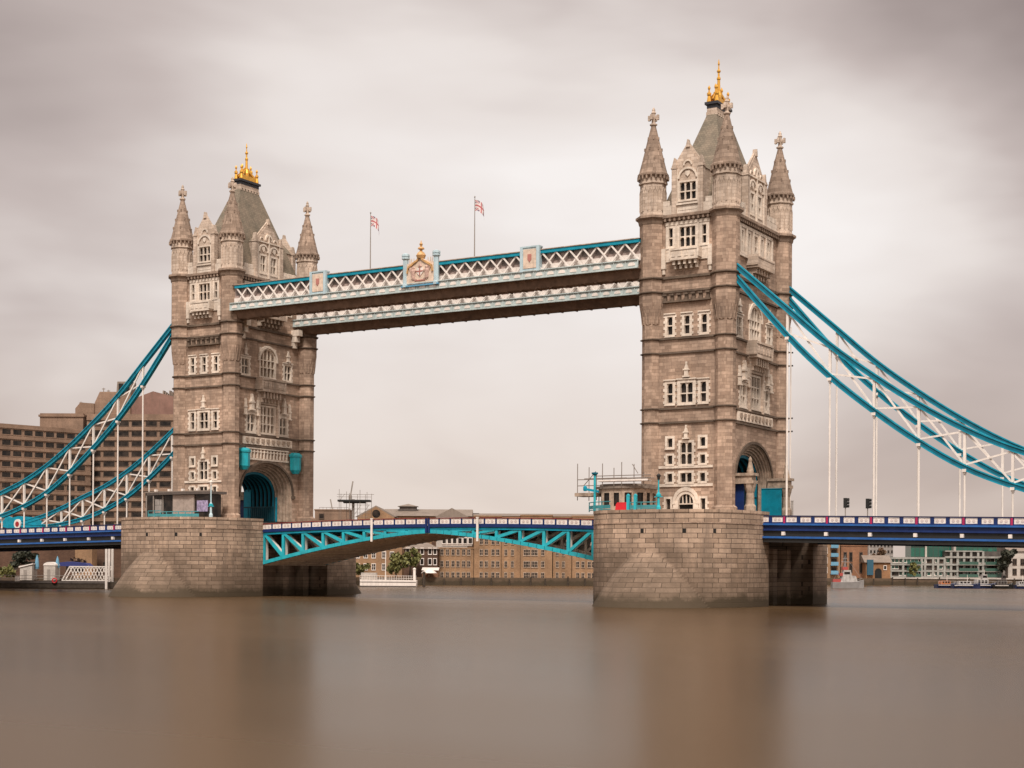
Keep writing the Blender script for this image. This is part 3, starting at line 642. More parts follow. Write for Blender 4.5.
# ---- turrets
COURSES = [(23.4, .32, .24), (25.2, .32, .24), (32.4, .32, .24), (34.25, .32, .26), (40.45, .34, .26), (42.3, .42, .3)]
RT, RU = 1.33, 1.74
for sx in (-1, 1):
    for sy in (-1, 1):
        cx_, cy_ = sx*5.15, sy*9.55
        m2 = MB(); m2.lathe([(RT+.3, 11.5), (RT+.3, 12.5), (RT, 12.75), (RT, 36.4), (RT+.12, 37.4), (RU, 39.2), (RU, 50.2)], cx_, cy_); t_ = tb(m2, 'turret', 'brown_stone')
        m2 = MB()                                             # gablets on the flare
        for i in range(8):
            a = i*pi/4
            for da in (-.2, .2):
                ca, sa = cos(a+da), sin(a+da); tx, ty = -sa, ca; r = RT*.93; q = RU*.955
                m2.add([(cx_+ca*r+tx*.27, cy_+sa*r+ty*.27, 36.3), (cx_+ca*r-tx*.27, cy_+sa*r-ty*.27, 36.3), (cx_+ca*q, cy_+sa*q, 38.9), (cx_+ca*(r+.16), cy_+sa*(r+.16), 36.5)], [(0,1,3),(0,3,2),(1,2,3)])
        tb(m2, 'gablet_band', 'brown_stone', t_)
        m2 = MB(); m2.lathe([(RU, 50.2), (RU+.04, 50.9), (RU+.04, 51.2), (RU-.02, 51.3), (RU-.02, 55.2), (RU+.16, 55.25), (RU+.16, 55.5), (RU+.02, 55.55), (RU+.02, 56.1)], cx_, cy_)
        for i in range(8):                                     # blind tracery
            a = i*pi/4
            for da in (-.37, 0, .37):
                ca, sa = cos(a+da), sin(a+da); rr = (RU-.02)*cos(pi/8)/cos(da)
                m2.beam((cx_+ca*rr, cy_+sa*rr, 51.6), (cx_+ca*rr, cy_+sa*rr, 54.2), .14, .14)
            for da in (-.19, .19):
                rr = (RU-.02)*cos(pi/8)/cos(da)
                for dd in (-.18, .18):
                    r2 = (RU-.02)*cos(pi/8)/cos(da+dd)
                    m2.beam((cx_+cos(a+da)*rr, cy_+sin(a+da)*rr, 54.8), (cx_+cos(a+da+dd)*r2, cy_+sin(a+da+dd)*r2, 54.1), .13, .13)
        tb(m2, 'upper_turret', 'pale_ashlar', t_)
        m2 = MB(); m2.lathe([(RU+.02, 56.1), (RU+.32, 56.35), (RU+.32, 56.6), (RU+.12, 56.85), (1.42, 58.6), (.87, 60.9), (.36, 63.0), (.3, 63.2)], cx_, cy_, 12, 0)
        for i in range(20):
            a = i*2*pi/20; r = RU+.25; m2.box(cx_+cos(a)*r-.1, cx_+cos(a)*r+.1, cy_+sin(a)*r-.1, cy_+sin(a)*r+.1, 55.85, 56.3)
        for k, (z, r) in enumerate(((58.3, 1.46), (59.8, 1.1), (61.2, .76))):
            for i in range(6):
                a = i*pi/3+k*.5; m2.box(cx_+cos(a)*r-.09, cx_+cos(a)*r+.09, cy_+sin(a)*r-.09, cy_+sin(a)*r+.09, z, z+.4)
        sp = tb(m2, 'spire', 'spire_stone', t_)
        m2 = MB(); m2.lathe([(.3, 63.15), (.5, 63.3), (.5, 63.45), (.26, 63.6), (.25, 64.8), (.34, 64.95), (.2, 65.2), (.22, 65.4), (.06, 65.7)], cx_, cy_, 8)
        for a in (0, pi/2):
            dx, dy = cos(a), sin(a)
            m2.beam((cx_-dx*.75, cy_-dy*.75, 64.3), (cx_+dx*.75, cy_+dy*.75, 64.3), .27, .34)
            for sg in (-1, 1): m2.beam((cx_+sg*dx*.6, cy_+sg*dy*.6, 63.98), (cx_+sg*dx*.6, cy_+sg*dy*.6, 64.66), .32, .32)
        # cross stands on the spire
        tb(m2, 'stone_cross', 'pale_ashlar', t_)
# ---- string courses and cornice
for z, h, pr_ in COURSES:
    m2 = MB(); e = RT if z < 37 else RU
    for sx in (-1, 1):
        for sy in (-1, 1): m2.lathe([(e-.05, z), (e+pr_, z+h*.35), (e+pr_, z+h*.7), (e-.05, z+h)], sx*5.15, sy*9.55)
    for sy in (-1, 1): y = sy*WY; m2.box(-3.9, 3.9, min(y, y+sy*pr_), max(y, y+sy*pr_), z+.02, z+h*.85)
    for x, sx in ((WXL, 1), (-WXI, -1)): m2.box(min(x, x+sx*pr_), max(x, x+sx*pr_), -8.2, 8.2, z+.02, z+h*.85)
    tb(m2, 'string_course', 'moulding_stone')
m2 = MB()
for sx in (-1, 1):
    for sy in (-1, 1): m2.lathe([(RU-.05, 49.6), (RU+.12, 49.9), (RU+.2, 50.3), (RU+.55, 50.55), (RU+.55, 50.85), (RU, 51.0)], sx*5.15, sy*9.55)
for sy in (-1, 1):
    y = sy*WY; m2.box(-3.6, 3.6, min(y-sy*.3, y+sy*.6), max(y-sy*.3, y+sy*.6), 50.42, 50.8); m2.box(-3.6, 3.6, min(y-sy*.3, y+sy*.3), max(y-sy*.3, y+sy*.3), 50.1, 50.42)
    for i in range(10): u = -3.0+i*.667; m2.box(u-.13, u+.13, min(y, y+sy*.5), max(y, y+sy*.5), 49.95, 50.42)
for x, sx in ((WXL, 1), (-WXI, -1)):
    m2.box(min(x-sx*.3, x+sx*.6), max(x-sx*.3, x+sx*.6), -7.9, 7.9, 50.43, 50.81); m2.box(min(x-sx*.3, x+sx*.3), max(x-sx*.3, x+sx*.3), -7.9, 7.9, 50.1, 50.43)
    for i in range(23): u = -7.3+i*.667; m2.box(min(x, x+sx*.5), max(x, x+sx*.5), u-.13, u+.13, 49.95, 50.43)
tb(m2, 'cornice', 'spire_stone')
# ---- parapet with battlements
m2 = MB()
for sy in (-1, 1):
    y = sy*(WY-.15); a, b2 = min(y-.25, y+.25), max(y-.25, y+.25)
    m2.box(-3.5, 3.5, a, b2, 50.8, 52.1)
    for u in (-3.0, 3.0): m2.box(u-.5, u+.5, a-.02, b2+.02, 52.1, 52.75)
for x in (WXL-.15, -WXI+.15):
    m2.box(x-.25, x+.25, -7.8, 7.8, 50.8, 52.1)
    for u in (-6.9, -5.6, -4.3, 4.3, 5.6, 6.9): m2.box(x-.27, x+.27, u-.42, u+.42, 52.1, 52.75)
tb(m2, 'parapet', 'white_dressing')
m2 = MB(); m2.box(-5.0, 5.0, -9.8, 9.8, 50.35, 50.7); tb(m2, 'roof_deck', 'lead')
# ---- main roof
m2 = MB(); b0 = (4.75, 8.9, 50.8); b1 = (.6, 2.2, 66.2)
def frustum(mb, a, b): mb.add([(sx*a[0], sy*a[1], a[2]) for sx, sy in ((-1,-1),(1,-1),(1,1),(-1,1))]+[(sx*b[0], sy*b[1], b[2]) for sx, sy in ((-1,-1),(1,-1),(1,1),(-1,1))], [(0,1,5,4),(1,2,6,5),(2,3,7,6),(3,0,4,7),(4,5,6,7)])
frustum(m2, b0, b1); rf = tb(m2, 'roof', 'slate')
m2 = MB(); m2.box(-.7, .7, -2.3, 2.3, 66.1, 66.75)
for i in range(7): y = -2.2+i*.733; m2.box(-.8, .8, y-.14, y+.14, 65.75, 66.25)
tb(m2, 'lead_cresting', 'pale_ashlar', rf)
m2 = MB(); m2.box(-.72, .72, -2.32, 2.32, 66.75, 67.25); m2.box(-.95, .95, -2.55, 2.55, 67.25, 67.6); tb(m2, 'roof_cap', 'lead', rf)
m2 = MB(); m2.lathe([(0.48, 67.6), (0.60, 68.0), (0.40, 68.4), (0.44, 69.0), (0.24, 69.6), (0.19, 71.15), (0.26, 71.25), (0.26, 71.45), (0.13, 71.65), (0.13, 72.15), (0.26, 72.30), (0.26, 72.45), (0.10, 72.65), (0.07, 73.15), (0.14, 73.35), (0.02, 74.05)], 0, 0, 8)
for sx, sy in ((-1, -1), (1, -1), (-1, 1), (1, 1), (0, -1), (0, 1)):
    x, y = sx*.55, sy*1.95 if sx else sy*1.05
    h = 1.0 if sx else 1.2
    m2.lathe([(0.29, 67.6), (0.32, 67.8), (0.19, 67.8+.7*h), (0.29, 67.8+.9*h), (0.29, 67.8+1.15*h), (0.11, 67.8+1.3*h), (0.10, 67.8+1.6*h), (0.18, 67.8+1.72*h), (0.18, 67.8+1.9*h), (0.02, 67.8+2.2*h)], x, y, 8)
for sx in (-1, 1): m2.box(sx*.55-.08, sx*.55+.08, -1.9, 1.9, 67.6, 68.4)
for sy in (-1, 1):
    m2.beam((0, sy*1.9, 68.0), (0, sy*.3, 69.8), .2, .35)
    for sx in (-1, 1): m2.beam((sx*.5, sy*1.85, 68.2), (sx*.1, sy*.3, 69.5), .16, .3)
fin = tb(m2, 'gilded_finial', 'gold', rf)
# ---- gabled dormers
def dormer(F, hw, zsh, zpk, wins, deep, zr, parts):
    m2 = MB(F); z0 = 50.85
    holes = []
    for w in wins: holes.append(window(F, *w[0], **w[1]))
    us = sorted({-hw, hw, *[h[0] for h in holes], *[h[1] for h in holes]}); zs = sorted({z0, zsh, *[h[2] for h in holes], *[h[3] for h in holes]})
    for i in range(len(us)-1):
        for j in range(len(zs)-1):
            uc, zc = (us[i]+us[i+1])/2, (zs[j]+zs[j+1])/2
            if any(h[0] < uc < h[1] and h[2] < zc < h[3] for h in holes): continue
            m2.poly([(us[i], zs[j], .02), (us[i+1], zs[j], .02), (us[i+1], zs[j+1], .02), (us[i], zs[j+1], .02)])
    m2.prism([(-hw, zsh), (hw, zsh), (.22, zpk), (-.22, zpk)], -.45, .02)
    for sg in (-1, 1):
        a, b2 = (hw-.02, hw+.0) if sg > 0 else (-hw, -hw+.02)
        m2.poly([(sg*hw, z0, .02), (sg*hw, zsh, .02), (sg*hw, zsh, -deep), (sg*hw, z0, -deep)])
        m2.beam((sg*(hw+.15), zsh-.1, -.2), (0, zpk+.15, -.2), .62, .3, (0, 0, 1))       # raking coping
    dd = tb(m2, 'dormer_gable', 'pale_ashlar')
    m2 = MB(F)
    for sg in (-1, 1):
        m2 = MB(F); fbox(m2, sg*hw-.33, sg*hw+.33, z0, zsh+.3, -.5, .3); fbox(m2, sg*hw-.42, sg*hw+.42, zsh-.15, zsh+.05, -.55, .38)
        u = sg*hw; m2.prism([(u-.33, zsh+.3), (u+.33, zsh+.3), (u+.05, zsh+1.35), (u-.05, zsh+1.35)], -.4, .2); tb(m2, 'gable_pinnacle', 'pale_ashlar', dd)
    m2 = MB(F); m2.prism([(-.28, zpk-.1), (.28, zpk-.1), (.06, zpk+.9), (-.06, zpk+.9)], -.4, .2)
    tb(m2, 'gable_pinnacle', 'pale_ashlar', dd)
    m2 = MB(F)
    for (kind, *a) in parts:
        if kind == 'arch':
            u, z, r0, r1, rz_, d = a; p0 = [(u+r0*cos(pi*i/10), z+r0*rz_*sin(pi*i/10)) for i in range(11)]; p1 = [(u+r1*cos(pi*i/10), z+r1*rz_*sin(pi*i/10)) for i in range(11)]
            for k in range(10): m2.prism([p0[k], p1[k], p1[k+1], p0[k+1]], .02, d)
        elif kind == 'bar': fbox(m2, *a)
        elif kind == 'shield': shield(m2, F, *a)
    tb(m2, 'tracery', 'white_dressing', dd)
    m2 = MB(F)                                                   # roof of the dormer running back into the main roof
    m2.poly([(-hw-.1, zsh-.05, -.45), (0, zr, -.45), (0, zr, -deep-2.5), (-hw-.1, zsh-.05, -deep-2.5)])
    m2.poly([(hw+.1, zsh-.05, -.45), (0, zr, -.45), (0, zr, -deep-2.5), (hw+.1, zsh-.05, -deep-2.5)])
    tb(m2, 'dormer_roof', 'slate', dd)
for key in ('S', 'N'):
    dormer(FACES[key], 1.85, 57.0, 59.7, [((0, 52.7, 55.0, 3, .64, 'pointed', (53.8,)), dict(surround=.22, quoins=False))], 5.0, 58.9,
           [('arch', 0, 55.5, 1.15, 1.4, 1.05, .2), ('bar', -1.5, 1.5, 52.0, 52.25, .02, .3), ('bar', -1.3, 1.3, 51.3, 51.42, .02, .14), ('shield', 0, 55.7, .6, .75, .02, .16),
            ('arch', 0, 57.2, .45, .62, 1.2, .18), ('bar', -1.5, -1.38, 52.3, 56.8, .02, .2), ('bar', 1.38, 1.5, 52.3, 56.8, .02, .2)])
for key in ('E', 'W'):
    dormer(FACES[key], 3.2, 56.8, 60.0, [((-1.35, 51.9, 54.6, 2, .56, 'pointed', (53.3,)), dict(surround=.3, quoins=False)), ((1.35, 51.9, 54.6, 2, .56, 'pointed', (53.3,)), dict(surround=.3, quoins=False))], 2.6, 59.0,
           [('arch', -1.35, 55.2, .95, 1.2, 1.1, .25), ('arch', 1.35, 55.2, .95, 1.2, 1.1, .25), ('bar', -.12, .12, 51, 58, .02, .3), ('bar', -2.75, -2.6, 51, 57, .02, .25), ('bar', 2.6, 2.75, 51, 57, .02, .25),
            ('arch', 0, 57.2, .7, .95, 1.2, .25), ('bar', -2.6, 2.6, 56.75, 56.95, .02, .3), ('shield', -1.35, 55.2, .7, .9, .02, .2), ('shield', 1.35, 55.2, .7, .9, .02, .2), ('arch', -1.7, 57.1, .35, .5, 1.2, .2), ('arch', 1.7, 57.1, .35, .5, 1.2, .2)])
# rainwater pipe with brackets on the far land-side turret
m2 = MB(); m2.tube((6.72, 10.1, 11.9), (6.72, 10.1, 38.0), .1, n=6); p_ = tb(m2, 'rainwater_pipe', 'white_paint')
for z in (23.6, 25.4, 32.6, 34.4):
    m2 = MB(); m2.box(6.7, 6.95, 10.25, 10.4, z-.1, z+.1); tb(m2, 'bracket', 'black_metal', p_)
tower2 = copy_tree(tower); tower2.location = (-TX, 0, 11.9); tower2.rotation_euler = (0, 0, pi)
tower2['label'] = 'stone Gothic tower on the left, farther off, teal ribs in its road arch'
for ch in list(tower2.children):
    if ch.name.startswith('rainwater_pipe'):
        for c2 in list(ch.children): bpy.data.objects.remove(c2)
        bpy.data.objects.remove(ch)

# ================================================================ HIGH WALKWAYS
def make_walkway(yo, sgn, label, crest):
    """yo = outer face, sgn = direction of the outside (-1 towards the camera)"""
    root = empty('high_walkway', (0, yo-sgn*2.1, 43.55), label, 'walkway', 'high walkways between the towers'); org = (0, yo-sgn*2.1, 44.15)
    X = 34.7 if crest else 36.6; yi = yo-sgn*4.2
    for y, s in ((yo, sgn), (yi, -sgn)):
        m2 = MB(); a, b2 = sorted((y, y-s*.25)); m2.box(-X, X, a, b2, 44.45, 45.4); w = m2.build('fascia', 'sky_blue_paint', root, org)
        m2 = MB(); a, b2 = sorted((y+s*.18, y-s*.2)); m2.box(-X, X, a, b2, 44.33, 44.46); m2.box(-X, X, a, b2, 45.38, 45.5); m2.build('moulding', 'sky_blue_paint', w, org)
        m2 = MB(); a, b2 = sorted((y+s*.06, y)); n = 40
        for i in range(n):
            x = -X+(2*X)*(i+.5)/n; m2 = MB(); m2.prism([(x-.5, 44.68), (x+.5, 44.68), (x+.5, 44.9), (x+.25, 45.12), (x-.25, 45.12), (x-.5, 44.9)], a, b2, 'xz')
            m2.build('relief_panel', 'white_paint', w, org)
        m2 = MB(); a, b2 = sorted((y+s*.08, y))
        for i in range(n+1): x = -X+2*X*i/n; m2 = MB(); m2.box(x-.07, x+.07, a, b2, 44.46, 45.38); m2.build('rib', 'sky_blue_paint', w, org)
        # lattice of flat white bars
        m2 = MB(); n = 33; pw = 2*X/n; ym = y-s*.5
        for i in range(n):
            a0 = -X+.9+i*(2*X-.9)/n
            pw = (2*X-.9)/n
            m2.beam((a0, ym, 45.5), (a0+pw, ym, 47.8), .1, .22, (0, 0, 1)); m2.beam((a0, ym+s*.1, 47.8), (a0+pw, ym+s*.1, 45.5), .1, .22, (0, 0, 1))
        m2.build('lattice', 'white_paint', root, org)
        m2 = MB(); a, b2 = sorted((y-s*.25, y-s*.85)); m2.box(-X+.6, X, a, b2, 47.75, 48.2); w = m2.build('top_chord', 'teal_paint', root, org)
        m2 = MB(); m2.box(-X+.6, X, a-.1, b2+.1, 48.2, 48.31); m2.build('capping', 'stone_plain', w, org)
        m2 = MB(); a, b2 = sorted((y-s*.95, y-s*1.05)); m2.box(-X, X, a, b2, 45.4, 48.15); gl = m2.build('glazing', 'glazed_panel', root, org)
        for i in range(n):
            x = -X+pw*(i+.5); m2 = MB(); a, b2 = sorted((y-s*.91, y-s*.95)); m2.box(x-.62, x+.3, a, b2, 46.75, 47.9); m2.build('pane', 'pane_grey', gl, org)
        m2 = MB(); a, b2 = sorted((y-s*.86, y-s*.95)); m2.box(-X, X, a, b2, 45.5, 46.35); m2.build('lower_panel', 'white_paint', gl, org)
        for xp in ((-17.7, 18.5) if y == yo else ()):
            m2 = MB(); a, b2 = sorted((y+s*.1, y-s*.8)); m2.box(xp-1.4, xp+1.4, a, b2, 45.35, 48.6); ped = m2.build('pedestal', 'pale_blue_paint', root, org)
            m2 = MB(); a, b2 = sorted((y+s*.16, y+s*.1)); m2.box(xp-1.0, xp+1.0, a, b2, 45.8, 48.4); m2.build('panel', 'cream_panel', ped, org)
            m2 = MB(); a, b2 = sorted((y+s*.22, y+s*.16)); m2.prism([(xp-.3, 47.7), (xp+.3, 47.7), (xp+.3, 47.0), (xp, 46.6), (xp-.3, 47.0)], a, b2, 'xz'); m2.build('emblem', 'emblem_red', ped, org)
            m2 = MB(); a, b2 = sorted((y+s*.2, y-s*.85)); m2.box(xp-1.5, xp+1.5, a, b2, 48.6, 48.8)
            for e in (-1.28, 1.28): m2.box(xp+e-.22, xp+e+.22, min(y+s*.2, y-s*.2), max(y+s*.2, y-s*.2), 45.35, 48.6)
            m2.build('pedestal_cap', 'pale_blue_paint', ped, org)
    a, b2 = sorted((yo, yi))
    m2 = MB(); m2.box(-X, X, a+.3, b2-.3, 44.5, 44.8)
    m2.prism([(a+.7, 44.49), (b2-.7, 44.49), (b2-1.1, 43.3), (a+1.5, 43.3)], -X, X, 'yz'); sf = m2.build('soffit', 'soffit_brown', root, org)
    m2 = MB()
    for i in range(61): x = -X+2*X*i/60; m2.box(x-.12, x+.12, a+.26, b2-.26, 44.34, 44.5)
    for i in range(31): x = -X+2*X*i/30; m2.box(x-.1, x+.1, a+1.45, b2-1.05, 43.2, 43.31)
    m2.build('cross_girder', 'soffit_brown', sf, org)
    m2 = MB(); m2.box(-X, X, a+.35, b2-.35, 48.15, 48.27); m2.prism([(a+.3, 48.27), (b2-.3, 48.27), ((a+b2)/2, 48.7)], -X, X, 'yz'); m2.build('roof', 'roof_dark', root, org)
    if crest:
        y = yo
        def q(z): return 45.0+(z-45.0)*.735                      # heights below are drawn to a taller module
        tfc = lambda x, y_, z: (x+.55, y_, z)
        cr = MB(tfc); cr.box(-2.3, 2.3, y-.12, y+.5, 45.3, q(48.8))
        cr.prism([(-2.3, q(48.8)), (2.3, q(48.8)), (2.3, q(49.4)), (.9, q(49.9)), (0, q(50.6)), (-.9, q(49.9)), (-2.3, q(49.4))], y-.12, y+.5, 'xz')
        cp = cr.build('crest_panel', 'cream_panel', root, org)
        m2 = MB(tfc)
        arc = [(-2.15, q(47.6)), (-2.0, q(48.7)), (-1.3, q(49.3)), (-.5, q(49.9)), (0, q(50.7)), (.5, q(49.9)), (1.3, q(49.3)), (2.0, q(48.7)), (2.15, q(47.6))]
        for p, r in zip(arc[:-1], arc[1:]): m2.beam((p[0], y-.2, p[1]), (r[0], y-.2, r[1]), .2, .26)
        m2.lathe([(.55, q(50.3)), (.72, q(50.9)), (.5, q(51.4)), (.2, q(51.7)), (.2, q(52.0)), (.5, q(52.15)), (.42, q(52.4)), (.15, q(52.6)), (.2, q(52.9)), (.26, q(53.1)), (.1, q(53.4)), (.04, q(53.8))], 0, y+.1, 10)
        for x in (-1.9, -1.6, -1.2, 1.2, 1.6, 1.9): m2.tube((x, y+.1, q(49.4)), (x, y+.1, q(50.5)), .07, .03, 6)
        m2.build('gilding', 'gilt_stone', cp, org)
        m2 = MB(tfc); yb = y-.12
        m2.prism([(-.55, q(48.5)), (.55, q(48.5)), (.55, q(47.6)), (0, q(46.8)), (-.55, q(47.6))], yb-.1, yb, 'xz'); m2.build('shield', 'white_paint', cp, org)
        m2 = MB(tfc); m2.box(-.09, .09, yb-.14, yb-.1, q(46.95), q(48.48)); m2.box(-.52, .52, yb-.143, yb-.1, q(47.7), q(47.95)); m2.box(-.9, .9, yb-.1, yb, q(46.0), q(46.2)); m2.build('cross', 'emblem_red', cp, org)
        for sx in (-1, 1):                                        # carved supporters either side of the shield
            m2 = MB(tfc)
            m2.lathe([(.12, q(46.2)), (.3, q(46.5)), (.34, q(47.3)), (.42, q(48.0)), (.2, q(48.3)), (.26, q(48.6)), (.08, q(48.85))], sx*1.15, yb-.05, 8, 0, 1, .5)
            m2.beam((sx*1.0, yb-.08, q(47.9)), (sx*.6, yb-.12, q(48.0)), .12, .16); m2.beam((sx*1.3, yb-.05, q(47.6)), (sx*1.75, yb-.05, q(48.7)), .1, .35); m2.beam((sx*1.1, yb-.06, q(46.6)), (sx*.6, yb-.08, q(46.2)), .12, .2)
            m2.build('carved_supporter', 'carving', cp, org)
        m2 = MB(tfc); m2.lathe([(.1, q(48.6)), (.35, q(48.7)), (.3, q(49.0)), (.12, q(49.3)), (.05, q(49.6))], 0, yb-.05, 8, 0, 1, .5); m2.build('carved_helm', 'carving', cp, org)
        for sx in (-1, 1):
            m2 = MB(tfc); m2.lathe([(.5, 45.0), (.5, 45.4), (.4, 45.5), (.4, q(50.4)), (.58, q(50.5)), (.58, q(50.8)), (.48, q(50.9)), (.6, q(51.0)), (.56, q(51.4)), (.25, q(51.6))], sx*2.62, y+.1, 8); m2.build('crest_post', 'pale_blue_paint', cp, org)
        m2 = MB(tfc); m2.box(-3.2, 3.2, y-.3, y+.2, 45.0, 45.2); m2.build('crest_base', 'crest_blue', cp, org)
    return root
make_walkway(-11.0, -1, 'upper lattice walkway on the near side carrying a gilded coat of arms', True)
make_walkway(10.6, 1, 'upper lattice walkway on the far side, seen below the one with the coat of arms', False)
# flags
def flag(x, y, z0, z1, label):
    root = empty('flagpole', (x, y, z0), label, 'flag', 'flags flying above the walkway'); org = (x, y, z0)
    m2 = MB(); m2.tube((x, y, z0), (x, y, z1), .085, .05, 8); m2.lathe([(.05, z1), (.13, z1+.1), (.02, z1+.25)], x, y, 8); m2.build('pole', 'grey_steel', root, org)
    nx, nz = 24, 14; L, H = 2.7, 1.5; pts = []; idx = []
    for j in range(nz+1):
        for i in range(nx+1):
            f = i/nx; g_ = j/nz
            px = x+.08+L*f*.82*(1-.25*f); py = y-.25*sin(f*7+g_*1.2)*f-.1*f; pz = z1-.35-H*(1-g_)-L*.62*f*f+.07*sin(f*9+2*g_)*f-(1-f)*0
            pts.append((px, py, pz))
    m2 = MB()
    b0 = 0
    fs = []; ms = []
    for j in range(nz):
        for i in range(nx):
            a = j*(nx+1)+i; fs.append((a, a+1, a+nx+2, a+nx+1))
            u, v = (i+.5)/nx*2-1, (j+.5)/nz*2-1
            if abs(u) < .12 or abs(v) < .2: k = 0
            elif abs(u) < .22 or abs(v) < .36: k = 1
            elif abs(abs(u)-abs(v)) < .12: k = 0
            elif abs(abs(u)-abs(v)) < .28: k = 1
            else: k = 2
            ms.append(k)
    m2.add(pts, fs); m2.m = ms
    m2.build('flag_cloth', ['flag_red', 'flag_white', 'flag_navy'], root, org, smooth=True)
flag(-9.7, -9, 48.2, 56.2, 'flag on a thin pole left of the gilded crest, above the walkway')
flag(8.3, -9, 48.2, 56.4, 'flag on a thin pole right of the gilded crest, above the walkway')

# ================================================================ BASCULE LEAVES
def zdeck(x): return 11.72-.0011*x*x*.55            # top rail of the bascule
def zlow(x):                                         # bottom chord of the bascule (arched)
    x = abs(x); return 9.5-4.5*(x/30)**1.45
def infill(a, b, y, s, z0, z1, par, org):
    """cast-iron panel between two parapet posts with its low-relief quatrefoils"""
    m3 = MB(); m3.box(a, b, y-.04, y+.04, z0, z1); m3.mi = 1
    e0, e1 = sorted((y+s*.042, y+s*.075)); zc = (z0+z1)/2; r = (z1-z0)*.3
    for q in (.3, .7):
        cx_ = a+(b-a)*q
        m3.prism([(cx_+r*cos(k*pi/3), zc+r*sin(k*pi/3)) for k in range(6)], e0, e1, 'xz')
    m3.build('infill_panel', ['white_paint', 'quatrefoil_paint'], par, org)  # raised quatrefoils have a darker paint of their own than the panel
def make_bascule(label):
    root = empty('bascule_leaf', (-31.5, 0, 10), label, 'bascule', 'lifting halves of the roadway'); org = (-31.5, 0, 10)
    xs = [-30.7+i*(30.5/8) for i in range(9)]
    for gi, y in enumerate((-7.7, -2.6, 2.6, 7.7)):
        w = .55; inner = abs(y) < 5; gm = 'soffit_plate' if inner else 'teal_light'
        m2 = MB()
        for k in range(24):
            a, b2 = xs[0]+(xs[-1]-xs[0])*k/24, xs[0]+(xs[-1]-xs[0])*(k+1)/24
            m2.beam((a-.03, y, zlow(a)+.28), (b2+.03, y, zlow(b2)+.28), w, .52)
        gird = m2.build('girder_chord', gm, root, org)
        for i, x in enumerate(xs[:-1]):
            zt, zb = zdeck(x)-1.6, zlow(x)+.4
            if zt-zb < .25: continue
            m2 = MB(); m2.beam((x+.2, y, zb), (x+.2, y, zt), .34, .42, (1, 0, 0)); m2.build('vertical', gm, gird, org)
            iv = .45 if y < 0 else -.45; m2 = MB(); m2.box(x+.05, x+.35, y+iv-.38, y+iv+.38, zb, zt); m2.build('web_plate', 'white_paint', gird, org)
            x2 = xs[i+1]
            if zdeck(x2)-1.6-(zlow(x2)+.3) > .1:
                m2 = MB(); m2.beam((x+.5, y-.02, zt-.1), (x2, y-.02, zlow(x2)+.6), .34, .42, (1, 0, 0)); m2.build('diagonal', gm, gird, org)
                m2 = MB(); m2.beam((x+.5, y+iv, zt-.1), (x2, y+iv, zlow(x2)+.6), .76, .3, (1, 0, 0)); m2.build('diagonal_plate', 'white_paint', gird, org)
        m2 = MB(); [m2.beam((xs[i_], y, zdeck(xs[i_])-1.55), (xs[i_+1]+.02, y, zdeck(xs[i_+1])-1.55), .5, .3) for i_ in range(8)]; m2.build('top_flange', 'teal_paint', gird, org)
    m2 = MB()                                            # plated underside between the girders, with cross ribs
    for k in range(24):
        a, b2 = xs[0]+(xs[-1]-xs[0])*k/24, xs[0]+(xs[-1]-xs[0])*(k+1)/24
        m2.add([(a, -7.42, zlow(a)+.03), (b2, -7.42, zlow(b2)+.03), (b2, 7.9, zlow(b2)+.03), (a, 7.9, zlow(a)+.03)], [(0,1,2,3)])
    sp = m2.build('underside_plate', 'soffit_plate', root, org)
    m2 = MB()
    for k in range(25):
        a = xs[0]+(xs[-1]-xs[0])*k/24; m2.box(a-.1, a+.1, -7.4, 7.85, zlow(a)-.08, zlow(a)+.1)
    m2.build('cross_rib', 'soffit_plate', sp, org)
    for y in (-8.0, 8.0):
        m2 = MB()
        for k in range(12):
            a, b2 = -30.7+30.6*k/12, -30.7+30.6*(k+1)/12
            m2.add([(a, y-.1, zdeck(a)-1.34), (b2, y-.1, zdeck(b2)-1.34), (b2, y-.1, zdeck(b2)-1.0), (a, y-.1, zdeck(a)-1.0), (a, y+.1, zdeck(a)-1.34), (b2, y+.1, zdeck(b2)-1.34), (b2, y+.1, zdeck(b2)-1.0), (a, y+.1, zdeck(a)-1.0)],
                   [(0,1,2,3),(7,6,5,4),(0,4,5,1),(3,2,6,7)])
        m2.build('edge_plate', 'royal_blue_paint', root, org)
    m2 = MB()
    for k in range(12):
        a, b2 = -30.7+30.6*k/12, -30.7+30.6*(k+1)/12
        m2.add([(a, -7.9, zdeck(a)-1.5), (b2, -7.9, zdeck(b2)-1.5), (b2, 7.9, zdeck(b2)-1.5), (a, 7.9, zdeck(a)-1.5), (a, -7.9, zdeck(a)-1.15), (b2, -7.9, zdeck(b2)-1.15), (b2, 7.9, zdeck(b2)-1.15), (a, 7.9, zdeck(a)-1.15)], [(0,3,2,1),(4,5,6,7),(0,1,5,4),(2,3,7,6)])
    m2.build('roadway', 'asphalt', root, org)
    n = 16; pw = 30.5/n
    for y, s in ((-8.0, -1), (8.0, 1)):
        m4 = MB()
        for i in range(n): m4.beam((-30.6+i*pw, y, zdeck(-30.6+i*pw)-.06), (-30.6+(i+1)*pw, y, zdeck(-30.6+(i+1)*pw)-.06), .26, .13)
        pr_ = m4.build('handrail', 'rail_red', root, org)
        m4 = MB()
        for i in range(n): m4.beam((-30.6+i*pw, y, zdeck(-30.6+i*pw)-.93), (-30.6+(i+1)*pw, y, zdeck(-30.6+(i+1)*pw)-.93), .2, .14)
        m4.build('bottom_rail', 'royal_blue_paint', pr_, org)
